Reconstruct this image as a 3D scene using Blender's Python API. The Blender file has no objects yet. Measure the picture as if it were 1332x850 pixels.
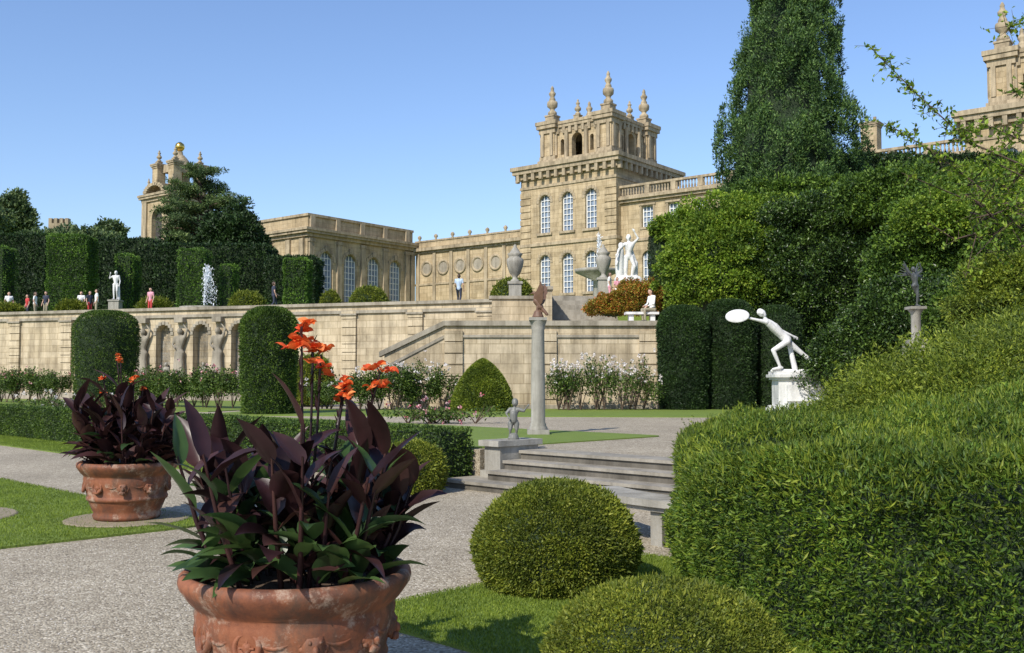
import bpy, math, numpy as np
from mathutils import Matrix, Vector
rng=np.random.default_rng(7)
R=math.radians
scene=bpy.context.scene
COL=scene.collection
F=1296.; TH=math.atan(70/F); EYE=1.65
# ---- surveyed positions: bearing/elevation measured from the viewpoint + known distance -> metres
def at(px,py,d):
    t=math.atan((425-py)/F)+TH; z=EYE+d*math.tan(t); fw=d*math.cos(TH)+(z-EYE)*math.sin(TH)
    return np.array([(px-666)/F*fw,d,z])
def gnd(px,py,lv=0.):
    t=math.atan((425-py)/F)+TH; return at(px,py,(lv-EYE)/math.tan(t))
def nrm(a): return a/(np.linalg.norm(a,axis=-1,keepdims=True)+1e-9)

# ------------------------------------------------------------------ builder
class B:
    def __init__(s): s.V=[];s.F=[];s.I=[];s.S=[];s.n=0;s.M=None;s.mats=[]
    def add(s,v,f,m,smooth=False):
        v=np.asarray(v,float).reshape(-1,3)
        if s.M is not None:
            A=np.array(s.M); v=v@A[:3,:3].T+A[:3,3]
        f=np.asarray(f,int)
        if m not in s.mats: s.mats.append(m)
        s.V.append(v); s.F.append(f+s.n); s.I.append(np.full(len(f),s.mats.index(m))); s.S.append(np.full(len(f),smooth)); s.n+=len(v)
    def box(s,x0,x1,y0,y1,z0,z1,m):
        v=[(x0,y0,z0),(x1,y0,z0),(x1,y1,z0),(x0,y1,z0),(x0,y0,z1),(x1,y0,z1),(x1,y1,z1),(x0,y1,z1)]
        s.add(v,[(3,2,1,0),(4,5,6,7),(0,1,5,4),(1,2,6,5),(2,3,7,6),(3,0,4,7)],m)
    def lathe(s,c,prof,m,seg=24,smooth=True,cap=True):
        a=np.linspace(0,2*np.pi,seg,endpoint=False); v=[];f=[]
        for r,z in prof:
            for t in a: v.append((c[0]+r*math.cos(t),c[1]+r*math.sin(t),c[2]+z))
        for i in range(len(prof)-1):
            for j in range(seg):
                k=(j+1)%seg; f.append((i*seg+j,i*seg+k,(i+1)*seg+k,(i+1)*seg+j))
        s.add(v,f,m,smooth)
        if cap:
            for i,fl in ((0,1),(len(prof)-1,0)):
                vv=[v[i*seg+j] for j in range(seg)]+[(c[0],c[1],c[2]+prof[i][1])]
                ff=[((j+1)%seg,j,seg) if fl else (j,(j+1)%seg,seg) for j in range(seg)]
                s.add(vv,ff,m,False)
    def prism(s,poly,z0,z1,m,zf=None):
        n=len(poly); c=np.mean(poly,axis=0); g=(lambda x,y:z1) if zf is None else zf
        v=[(x,y,z0) for x,y in poly]+[(x,y,g(x,y)) for x,y in poly]+[(c[0],c[1],g(c[0],c[1]))]
        s.add(v,[(i,(i+1)%n,n+(i+1)%n,n+i) for i in range(n)],m)
        s.add(v,[(n+i,n+(i+1)%n,2*n) for i in range(n)],m)
    def tube(s,pts,rad,m,seg=7,smooth=True):
        pts=np.asarray(pts,float); n=len(pts); rad=np.broadcast_to(rad,(n,)) if np.ndim(rad)==0 else np.asarray(rad)
        T=nrm(np.gradient(pts,axis=0)); up=np.array([.12,.3,.9]); v=[];f=[]
        a=np.linspace(0,2*np.pi,seg,endpoint=False)
        for i in range(n):
            x=nrm(np.cross(T[i],up)); y=np.cross(T[i],x)
            for t in a: v.append(pts[i]+rad[i]*(math.cos(t)*x+math.sin(t)*y))
        for i in range(n-1):
            for j in range(seg):
                k=(j+1)%seg; f.append((i*seg+j,(i+1)*seg+j,(i+1)*seg+k,i*seg+k))
        s.add(v,f,m,smooth)
    def leaves(s,P,N,L,W,m,out=.8,up=0.):
        n=len(P)
        if n==0: return
        D=nrm(N*out+rng.normal(size=(n,3))*.6+np.array([0,0,up])); S=nrm(np.cross(D,rng.normal(size=(n,3))))
        k=rng.uniform(.55,1.35,(n,1)); C=nrm(np.cross(D,S))
        v=np.empty((n,4,3)); v[:,0]=P; v[:,1]=P+D*L*.45*k-S*W*.5*k+C*W*.15; v[:,2]=P+D*L*k; v[:,3]=P+D*L*.45*k+S*W*.5*k+C*W*.15
        s.add(v.reshape(-1,3),np.arange(n*4).reshape(-1,4),m)
    def ell(s,c,r,m,lumps=.0,seg=20,sm=True,zmin=-1):
        v=[];f=[];nr=seg//2
        for i in range(nr+1):
            ph=math.pi*i/nr
            for j in range(seg):
                t=2*math.pi*j/seg; d=np.array([math.sin(ph)*math.cos(t),math.sin(ph)*math.sin(t),max(math.cos(ph),zmin)])
                v.append(np.array(c)+d*np.array(r)*(1+lumps*lump(d[None])[0]))
        for i in range(nr):
            for j in range(seg):
                k=(j+1)%seg; f.append((i*seg+j,(i+1)*seg+j,(i+1)*seg+k,i*seg+k))
        s.add(v,f,m,sm)
    def obj(s,name,parent=None,loc=None):
        me=bpy.data.meshes.new(name); V=np.concatenate(s.V)
        me.vertices.add(len(V)); me.vertices.foreach_set('co',V.ravel().astype(np.float32))
        tot=np.concatenate([np.full(len(f),f.shape[1]) for f in s.F]); loops=np.concatenate([f.ravel() for f in s.F])
        me.loops.add(len(loops)); me.loops.foreach_set('vertex_index',loops.astype(np.int32))
        me.polygons.add(len(tot)); st=np.concatenate([[0],np.cumsum(tot)[:-1]])
        me.polygons.foreach_set('loop_start',st.astype(np.int32)); me.polygons.foreach_set('loop_total',tot.astype(np.int32))
        me.polygons.foreach_set('material_index',np.concatenate(s.I).astype(np.int32))
        me.polygons.foreach_set('use_smooth',np.concatenate(s.S).astype(bool))
        for m in s.mats: me.materials.append(m)
        me.update(calc_edges=True); me.validate()
        o=bpy.data.objects.new(name,me); COL.objects.link(o)
        if parent: o.parent=parent
        if loc is not None: o.location=loc
        return o
def lump(d):
    x,y,z=d[:,0],d[:,1],d[:,2]
    return (np.sin(5*x+1.3+2*z)+np.sin(6*y+3*x+.4)+np.sin(7*z+2*y+2.1)+.6*np.sin(13*x-9*z)+.6*np.sin(15*y+8*z))/3
def empty(name,loc=(0,0,0),rz=0):
    o=bpy.data.objects.new(name,None); COL.objects.link(o); o.location=loc; o.rotation_euler=(0,0,rz); return o
def MT(loc=(0,0,0),rz=0,s=1): return Matrix.Translation(loc)@Matrix.Rotation(rz,4,'Z')@Matrix.Scale(s,4)

# ------------------------------------------------------------------ materials
def newmat(name):
    m=bpy.data.materials.new(name); m.use_nodes=True; nt=m.node_tree; return m,nt,nt.nodes['Principled BSDF'],nt.nodes,nt.links
def ramp(N,stops):
    r=N.new('ShaderNodeValToRGB'); e=r.color_ramp.elements
    while len(e)<len(stops): e.new(.5)
    for el,(p,c) in zip(e,stops): el.position=p; el.color=(*c,1)
    return r
def noise(N,L,vec,scale,det=4,rough=.6):
    n=N.new('ShaderNodeTexNoise'); n.inputs['Scale'].default_value=scale; n.inputs['Detail'].default_value=det; n.inputs['Roughness'].default_value=rough
    if vec is not None: L.new(vec,n.inputs['Vector'])
    return n
def mixc(N,L,a,b,fac,mode='MIX'):
    x=N.new('ShaderNodeMix'); x.data_type='RGBA'; x.blend_type=mode
    for sock,v in ((x.inputs[0],fac),(x.inputs[6],a),(x.inputs[7],b)):
        if hasattr(v,'node'): L.new(v,sock)
        elif isinstance(v,(int,float)): sock.default_value=v
        else: sock.default_value=(*v,1)
    return x.outputs[2]
def plain(name,c,rough=.6,metal=0,var=.25,scale=8):
    m,nt,P,N,L=newmat(name); tc=N.new('ShaderNodeTexCoord'); n=noise(N,L,tc.outputs['Object'],scale)
    L.new(mixc(N,L,tuple(x*(1-var) for x in c),tuple(min(1,x*(1+var)) for x in c),n.outputs['Fac']),P.inputs['Base Color'])
    P.inputs['Roughness'].default_value=rough; P.inputs['Metallic'].default_value=metal; return m
def leafmat(name,dark,mid,light,trans=.25,rough=.55,nscale=.9,hi=(1.45,1.36,1.0),lo=(.62,.66,.58)):
    m,nt,P,N,L=newmat(name); g=N.new('ShaderNodeNewGeometry'); tc=N.new('ShaderNodeTexCoord')
    r=ramp(N,[(0,dark),(.5,mid),(1,light)]); L.new(g.outputs['Random Per Island'],r.inputs[0])
    n=noise(N,L,tc.outputs['Object'],nscale,3); r2=ramp(N,[(.35,lo),(.65,hi)]); L.new(n.outputs['Fac'],r2.inputs[0])
    c=mixc(N,L,r.outputs[0],r2.outputs[0],1.,'MULTIPLY'); L.new(c,P.inputs['Base Color'])
    P.inputs['Roughness'].default_value=rough; P.inputs['Specular IOR Level'].default_value=.35
    t=N.new('ShaderNodeBsdfTranslucent'); L.new(c,t.inputs[0]); mx=N.new('ShaderNodeMixShader'); mx.inputs[0].default_value=trans
    L.new(P.outputs[0],mx.inputs[1]); L.new(t.outputs[0],mx.inputs[2]); L.new(mx.outputs[0],N['Material Output'].inputs[0]); return m
def stone(name,c,bw=1.1,bh=.42,mort=.75,stain=.5,rough=.85,bricks=True,streak=True):
    m,nt,P,N,L=newmat(name); tc=N.new('ShaderNodeTexCoord'); sp=N.new('ShaderNodeSeparateXYZ'); L.new(tc.outputs['Object'],sp.inputs[0])
    ad=N.new('ShaderNodeMath'); L.new(sp.outputs[0],ad.inputs[0]); L.new(sp.outputs[1],ad.inputs[1])
    cb=N.new('ShaderNodeCombineXYZ'); L.new(ad.outputs[0],cb.inputs[0]); L.new(sp.outputs[2],cb.inputs[1])
    n1=noise(N,L,tc.outputs['Object'],.6,5,.7); dk=tuple(x*.64 for x in c); lt=tuple(min(1,x*1.18) for x in c)
    r1=ramp(N,[(.3,dk),(.5,c),(.75,lt)]); L.new(n1.outputs['Fac'],r1.inputs[0]); col=r1.outputs[0]
    if bricks:
        b=N.new('ShaderNodeTexBrick'); L.new(cb.outputs[0],b.inputs['Vector']); b.inputs['Scale'].default_value=1; b.inputs['Brick Width'].default_value=bw
        b.inputs['Row Height'].default_value=bh; b.inputs['Mortar Size'].default_value=.018; b.inputs['Color1'].default_value=(1,1,1,1); b.inputs['Color2'].default_value=(.76,.73,.67,1)
        b.inputs['Mortar'].default_value=(mort*.7,mort*.67,mort*.6,1); b.inputs['Bias'].default_value=-.2
        col=mixc(N,L,col,b.outputs['Color'],.85,'MULTIPLY')
    if streak:
        mp=N.new('ShaderNodeMapping'); mp.inputs['Scale'].default_value=(2.2,2.2,.25); L.new(tc.outputs['Object'],mp.inputs[0])
        n2=noise(N,L,mp.outputs[0],1.2,6,.7); r2=ramp(N,[(.42,(1,1,1)),(.70,(.38,.365,.34))]); L.new(n2.outputs['Fac'],r2.inputs[0])
        col=mixc(N,L,col,r2.outputs[0],stain,'MULTIPLY')
    L.new(col,P.inputs['Base Color']); P.inputs['Roughness'].default_value=rough; P.inputs['Specular IOR Level'].default_value=.2
    n3=noise(N,L,tc.outputs['Object'],14,6,.7); bp=N.new('ShaderNodeBump'); bp.inputs['Strength'].default_value=.35; bp.inputs['Distance'].default_value=.03
    L.new(n3.outputs['Fac'],bp.inputs['Height']); L.new(bp.outputs[0],P.inputs['Normal']); return m
def gravelmat():
    m,nt,P,N,L=newmat('gravel'); tc=N.new('ShaderNodeTexCoord'); o=tc.outputs['Object']
    v=N.new('ShaderNodeTexVoronoi'); v.inputs['Scale'].default_value=58; L.new(o,v.inputs['Vector'])
    s=N.new('ShaderNodeSeparateColor'); L.new(v.outputs['Color'],s.inputs[0])
    r=ramp(N,[(0,(.18,.15,.105)),(.35,(.34,.295,.225)),(.8,(.42,.375,.295)),(1,(.60,.55,.46))]); L.new(s.outputs[0],r.inputs[0])
    n=noise(N,L,o,.45,6,.65); r2=ramp(N,[(.3,(.80,.77,.71)),(.7,(1.12,1.09,1.03))]); L.new(n.outputs['Fac'],r2.inputs[0])
    n4=noise(N,L,o,6,6,.8); r4=ramp(N,[(.35,(.80,.78,.74)),(.65,(1.1,1.1,1.08))]); L.new(n4.outputs['Fac'],r4.inputs[0])
    c=mixc(N,L,mixc(N,L,r.outputs[0],r2.outputs[0],1.,'MULTIPLY'),r4.outputs[0],1.,'MULTIPLY'); L.new(c,P.inputs['Base Color']); P.inputs['Roughness'].default_value=.9
    bp=N.new('ShaderNodeBump'); bp.inputs['Strength'].default_value=.8; bp.inputs['Distance'].default_value=.010; bp.invert=True
    L.new(v.outputs['Distance'],bp.inputs['Height']); L.new(bp.outputs[0],P.inputs['Normal']); return m
def lawnmat(name='lawn_grass',c1=(.12,.18,.022),c2=(.20,.27,.04)):
    m,nt,P,N,L=newmat(name); tc=N.new('ShaderNodeTexCoord'); o=tc.outputs['Object']
    n=noise(N,L,o,1.1,5,.7); n2=noise(N,L,o,60,3,.7)
    a=mixc(N,L,c1,c2,n.outputs['Fac']); r=ramp(N,[(.3,(.65,.66,.5)),(.7,(1.2,1.2,1.1))]); L.new(n2.outputs['Fac'],r.inputs[0])
    L.new(mixc(N,L,a,r.outputs[0],1.,'MULTIPLY'),P.inputs['Base Color']); P.inputs['Roughness'].default_value=.8
    bp=N.new('ShaderNodeBump'); bp.inputs['Strength'].default_value=.6; bp.inputs['Distance'].default_value=.03; L.new(n2.outputs['Fac'],bp.inputs['Height']); L.new(bp.outputs[0],P.inputs['Normal']); return m
def terramat():
    m,nt,P,N,L=newmat('terracotta'); tc=N.new('ShaderNodeTexCoord'); o=tc.outputs['Object']
    n=noise(N,L,o,3.5,7,.75); r=ramp(N,[(.32,(.08,.03,.018)),(.5,(.22,.072,.030)),(.68,(.31,.115,.05))]); L.new(n.outputs['Fac'],r.inputs[0])
    n2=noise(N,L,o,4.2,10,.78); r2=ramp(N,[(.54,(0,0,0)),(.64,(.85,.85,.85))]); L.new(n2.outputs['Fac'],r2.inputs[0])
    mp=N.new('ShaderNodeMapping'); mp.inputs['Location'].default_value=(4,2,1); mp.inputs['Scale'].default_value=(1,1,.45); L.new(o,mp.inputs[0])
    n3=noise(N,L,mp.outputs[0],4.,6,.7); r3=ramp(N,[(.46,(0,0,0)),(.60,(.8,.8,.8))]); L.new(n3.outputs['Fac'],r3.inputs[0])
    c=mixc(N,L,r.outputs[0],(.085,.05,.032),r3.outputs[0]); c=mixc(N,L,c,(.40,.29,.21),r2.outputs[0]); L.new(c,P.inputs['Base Color']); P.inputs['Roughness'].default_value=.7
    bp=N.new('ShaderNodeBump'); bp.inputs['Strength'].default_value=.5; bp.inputs['Distance'].default_value=.012; L.new(n2.outputs['Fac'],bp.inputs['Height']); L.new(bp.outputs[0],P.inputs['Normal']); return m
M_pal=stone('palace_limestone',(.50,.395,.245),1.3,.5,.8,.6)
M_trim=stone('limestone_trim',(.42,.34,.225),bricks=False,stain=.85)
M_wall=stone('terrace_wall_stone',(.56,.465,.32),.9,.38,.85,.85)
M_cope=stone('coping_stone',(.35,.31,.24),bricks=False,stain=.8)
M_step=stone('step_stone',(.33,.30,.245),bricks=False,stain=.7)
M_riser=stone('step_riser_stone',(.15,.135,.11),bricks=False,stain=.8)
M_grey=stone('weathered_grey_stone',(.36,.34,.29),bricks=False,stain=.8)
M_marble=stone('white_marble',(.74,.73,.70),bricks=False,stain=.5)
M_lead=plain('dark_lead',(.15,.15,.13),.5)
M_bronze=plain('terracotta_figure',(.14,.075,.045),.6)
M_gravel=gravelmat(); M_lawn=lawnmat(); M_field=lawnmat('field_grass',(.05,.09,.015),(.08,.12,.03))
M_soil=plain('soil',(.26,.21,.14),.95,scale=20); M_soild=plain('dark_soil',(.09,.06,.04),.95,scale=30)
M_terra=terramat()
M_glass=plain('window_glass',(.18,.23,.30),.12,var=.5,scale=1.5); M_white=plain('white_paint',(.78,.77,.73),.5,var=.05)
M_dark=plain('dark_interior',(.05,.045,.04),.9)
M_roof=plain('lead_roof',(.25,.26,.27),.6)
M_gold=plain('gilding',(.8,.5,.12),.25,1,.1)
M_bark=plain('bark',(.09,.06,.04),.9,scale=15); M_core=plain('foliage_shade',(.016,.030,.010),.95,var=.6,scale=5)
M_yew=leafmat('yew_leaves',(.010,.025,.008),(.020,.048,.013),(.045,.09,.022),.12)
M_yewl=leafmat('clipped_yew_leaves',(.03,.07,.010),(.075,.145,.018),(.19,.27,.035),.25,nscale=1.6)
M_yewt=leafmat('yew_topiary_leaves',(.045,.10,.015),(.075,.16,.022),(.13,.23,.035),.2,nscale=.6)
M_box=leafmat('box_leaves',(.06,.09,.010),(.13,.165,.020),(.26,.28,.045),.3,nscale=3,hi=(1.4,1.35,1.0),lo=(.75,.78,.65))
M_hedge=leafmat('hedge_leaves',(.028,.06,.012),(.055,.105,.018),(.12,.19,.03),.2,nscale=1.2)
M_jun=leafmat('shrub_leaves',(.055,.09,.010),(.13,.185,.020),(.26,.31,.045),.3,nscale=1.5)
M_bright=leafmat('bright_leaves',(.06,.125,.012),(.14,.24,.024),(.28,.37,.05),.35,nscale=.8)
M_lau=leafmat('laurel_leaves',(.025,.06,.010),(.065,.13,.018),(.17,.27,.04),.22,nscale=.7)
M_holly=leafmat('holly_leaves',(.010,.024,.007),(.028,.06,.012),(.10,.17,.04),.12,.35,nscale=.8)
M_con=leafmat('conifer_leaves',(.020,.05,.018),(.05,.11,.032),(.13,.22,.06),.15,nscale=.9)
M_ced=leafmat('cedar_leaves',(.035,.065,.025),(.07,.125,.045),(.15,.21,.075),.2,nscale=.3)
M_dist=leafmat('distant_leaves',(.05,.09,.04),(.09,.14,.06),(.14,.19,.08),.2,nscale=.3)
M_aut=leafmat('creeper_leaves',(.12,.15,.02),(.30,.24,.03),(.45,.12,.05),.3)
M_rose=leafmat('rose_leaves',(.03,.06,.012),(.06,.11,.02),(.13,.19,.04),.25,nscale=2)
M_petw=leafmat('white_petals',(.7,.6,.55),(.8,.75,.7),(.85,.8,.78),.3,hi=(1,1,1),lo=(.9,.9,.9)); M_petr=leafmat('pink_petals',(.5,.08,.10),(.7,.30,.32),(.8,.6,.58),.3,hi=(1,1,1),lo=(.9,.9,.9))
M_blade=leafmat('grass_blades',(.10,.155,.018),(.165,.235,.028),(.27,.34,.055),.38,nscale=1.5,hi=(1.3,1.25,1.),lo=(.8,.82,.7))
M_canna=leafmat('bronze_canna_leaves',(.018,.008,.010),(.038,.016,.018),(.075,.034,.030),.12,.36,nscale=4,hi=(1.2,1.15,1.1))
M_cang=leafmat('green_canna_leaves',(.025,.05,.024),(.045,.09,.035),(.08,.14,.05),.25,.33,nscale=3)
M_fl=leafmat('orange_petals',(.80,.10,.025),(.90,.19,.04),(.95,.32,.09),.35,nscale=9,hi=(1,1,1),lo=(.85,.8,.8))
M_skin=plain('skin',(.50,.30,.21),.5,var=.05); M_hair=plain('hair',(.06,.035,.02),.6)
def cloth(n,c): return plain('cloth_'+n,c,.85,var=.12)
C_blue=cloth('pale_blue',(.42,.52,.65)); C_wht=cloth('white',(.75,.74,.72)); C_nvy=cloth('navy',(.03,.035,.06)); C_red=cloth('red',(.5,.05,.05)); C_pink=cloth('pink',(.65,.3,.36)); C_kh=cloth('khaki',(.3,.26,.18)); C_shoe=cloth('shoe',(.03,.025,.02))
M_water=plain('fountain_water',(.85,.88,.92),.3,var=.03)

# ------------------------------------------------------------------ foliage shapes
def sph(n,zmin=-1.):
    d=nrm(rng.normal(size=(int(n*(2.2 if zmin>-.5 else 1.2))+2,3))); return d[d[:,2]>zmin][:n]
def dome(name,c,r,h,mat,n,L,W,lumps=.012,parent=None,power=1.):
    b=B(); d=sph(n,-.55); rr=np.array([r,r,h*.62]); cc=np.array([c[0],c[1],c[2]+h*.38])
    s=(1+lumps*2.2*lump(d*1.3)+lumps*.9*lump(d*4.1))[:,None]
    P=cc+d*rr*s*rng.uniform(.955,1.0,(len(d),1)); P[:,2]=np.maximum(P[:,2],c[2]+.01)
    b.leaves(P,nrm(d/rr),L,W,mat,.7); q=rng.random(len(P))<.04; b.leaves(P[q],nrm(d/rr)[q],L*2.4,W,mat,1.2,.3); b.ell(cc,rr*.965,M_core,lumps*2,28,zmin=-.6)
    return b.obj(name,parent)
def profcol(name,c,H,prof,mat,n,L,W,lumps=.02,parent=None,core=.93,squash=1.,b=None):
    own=b is None; b=b or B(); ts=np.linspace(0,1,200); rs=np.array([prof(t) for t in ts]); w=rs+np.abs(np.gradient(rs)*200*.3)+1e-6; cdf=np.cumsum(w)/w.sum()
    t=np.interp(rng.random(n),cdf,ts); a=rng.uniform(0,2*np.pi,n); r=np.interp(t,ts,rs)
    d=np.stack([np.cos(a),np.sin(a),t*H/max(rs.max(),.1)*.6],1); r=r*(1+lumps*2*lump(d*1.4)+lumps*lump(d*4))*rng.uniform(.93,1.01,n)
    slope=np.interp(t,ts,np.gradient(rs,ts))/H
    P=np.stack([c[0]+r*np.cos(a),c[1]+squash*r*np.sin(a),c[2]+t*H],1); N=nrm(np.stack([np.cos(a),np.sin(a),-slope],1))
    b.leaves(P,N,L,W,mat,.8,.25)
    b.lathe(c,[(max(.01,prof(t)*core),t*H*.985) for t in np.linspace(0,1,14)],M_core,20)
    if own: return b.obj(name,parent)
def boxhedge(name,x0,x1,y0,y1,z0,z1,mat,n,L,W,M=None,wav=.02):
    b=B(); b.M=M; A=[(x1-x0)*(z1-z0)]*2+[(y1-y0)*(z1-z0)]*2+[(x1-x0)*(y1-y0)]; A=np.array(A)/sum(A)
    k=rng.choice(5,n,p=A); u=rng.random((n,3)); P=np.array([x0,y0,z0])+u*np.array([x1-x0,y1-y0,z1-z0]); N=np.zeros((n,3))
    for i,(ax,val,sg) in enumerate([(1,y0,-1),(1,y1,1),(0,x0,-1),(0,x1,1),(2,z1,1)]):
        q=k==i; P[q,ax]=val; N[q,ax]=sg
    P+=N*(wav*lump(P*.7)+wav*.5*lump(P*2.7)-rng.uniform(0,.05,n))[:,None]; b.leaves(P,N,L,W,mat,.7)
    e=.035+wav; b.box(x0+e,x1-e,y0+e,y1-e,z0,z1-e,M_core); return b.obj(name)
def clumps(b,c,r,mat,ncl,cr,nl,L,W,core=.72,zmin=-.4,up=.1,flat=.8,lum=.20,corem=None,fill=.6,ph=0.):
    c=np.array(c,float); r=np.array(r,float); d=sph(ncl,zmin); o=np.array([ph,ph*.7,-ph]); cs=c+d*r*(1+lum*lump(d*1.2+o))[:,None]*rng.uniform(.70,1.10,(len(d),1))
    for ctr,dd in zip(cs,d):
        k=cr*rng.uniform(.35,1.35); e=sph(nl); e=e[(e@nrm(dd+np.array([0,0,.4])))>-.25]
        P=ctr+e*np.array([k,k,k*flat])*rng.uniform(.5,1.2,(len(e),1)); b.leaves(P,e,L,W,mat,.8,up)
    if fill>0:
        e=sph(int(ncl*nl*fill),zmin-.3); P=c+e*r*(1+lum*lump(e*1.2+o)+.05*lump(e*5))[:,None]*rng.uniform(.80,1.0,(len(e),1)); b.leaves(P,e,L,W,mat,.7,up)
    m=int(ncl*.9); e=sph(m,-.1)
    for q in e:
        p=c+q*r*(1+lum*lump((q*1.2+o)[None])[0]); dd=nrm(q+rng.normal(size=3)*.4+np.array([0,0,.7])); l=cr*rng.uniform(.5,1.3); t=rng.random((16,1)); b.leaves(p+dd*l*t+rng.normal(size=(16,3))*L*.4,np.tile(dd,(16,1)),L,W,mat,.7)
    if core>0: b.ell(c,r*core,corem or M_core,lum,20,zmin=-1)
def bush(name,px,py,d,w,h,mat,ncl=60,nl=180,cr=None,L=.12,W=.06,depth=.7,zmin=-.4,core=.74,parent=None,**k):
    c=at(px,py,d); rx=w/2*d/F; rz=h/2*d/F; b=B(); cr=cr or min(rx,rz)*.28
    clumps(b,c,(rx-cr*.3,rx*depth,rz-cr*.3),mat,ncl,cr,nl,L,W,core,zmin,ph=px*.37,**k); return b.obj(name,parent)

# ------------------------------------------------------------------ figures (one continuous remeshed surface)
def capsmesh(caps,name,voxel,mats,parent=None,M=None,smooth=2):
    V=[];Fc=[];n=0
    for p0,p1,r0,r1,mi in caps:
        p0=np.array(p0,float);p1=np.array(p1,float);ax=p1-p0;l=np.linalg.norm(ax)
        if l<1e-5: ax=np.array([0,0,1e-4]);l=1e-4
        t=ax/l; x=nrm(np.cross(t,[.31,.52,.8])); y=np.cross(t,x); prof=[]
        for a in np.linspace(-np.pi/2,0,4): prof.append((p0+t*r0*math.sin(a),r0*max(math.cos(a),.02)))
        for a in np.linspace(0,np.pi/2,4): prof.append((p1+t*r1*math.sin(a),r1*max(math.cos(a),.02)))
        sg=10
        for p,r in prof:
            for q in range(sg): A=2*math.pi*q/sg; V.append(p+r*(math.cos(A)*x+math.sin(A)*y))
        for i in range(len(prof)-1):
            for q in range(sg): k=(q+1)%sg; Fc.append((n+i*sg+q,n+i*sg+k,n+(i+1)*sg+k,n+(i+1)*sg+q))
        Fc.append(tuple(n+q for q in reversed(range(sg)))); Fc.append(tuple(n+(len(prof)-1)*sg+q for q in range(sg))); n+=sg*len(prof)
    me=bpy.data.meshes.new('tmp'); me.from_pydata([tuple(v) for v in V],[],Fc); o=bpy.data.objects.new('tmp',me); COL.objects.link(o)
    md=o.modifiers.new('r','REMESH'); md.mode='VOXEL'; md.voxel_size=voxel; md.use_smooth_shade=True
    sm=o.modifiers.new('s','SMOOTH'); sm.iterations=smooth; sm.factor=.5
    dg=bpy.context.evaluated_depsgraph_get(); nm=bpy.data.meshes.new_from_object(o.evaluated_get(dg)); bpy.data.objects.remove(o)
    nm.name=name
    for m in mats: nm.materials.append(m)
    if len(mats)>1:
        P=np.empty(len(nm.polygons)*3); nm.polygons.foreach_get('center',P); P=P.reshape(-1,3); best=np.full(len(P),9e9); idx=np.zeros(len(P),int)
        for p0,p1,r0,r1,mi in caps:
            p0=np.array(p0,float);ax=np.array(p1,float)-p0; t=np.clip(((P-p0)@ax)/(ax@ax+1e-9),0,1); dd=np.linalg.norm(P-p0-t[:,None]*ax,axis=1)-(r0+(r1-r0)*t); q=dd<best; best[q]=dd[q]; idx[q]=mi
        nm.polygons.foreach_set('material_index',idx.astype(np.int32))
    nm.polygons.foreach_set('use_smooth',np.ones(len(nm.polygons),bool))
    if M is not None: nm.transform(M)
    ob=bpy.data.objects.new(name,nm); COL.objects.link(ob)
    if parent: ob.parent=parent
    return ob
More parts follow.
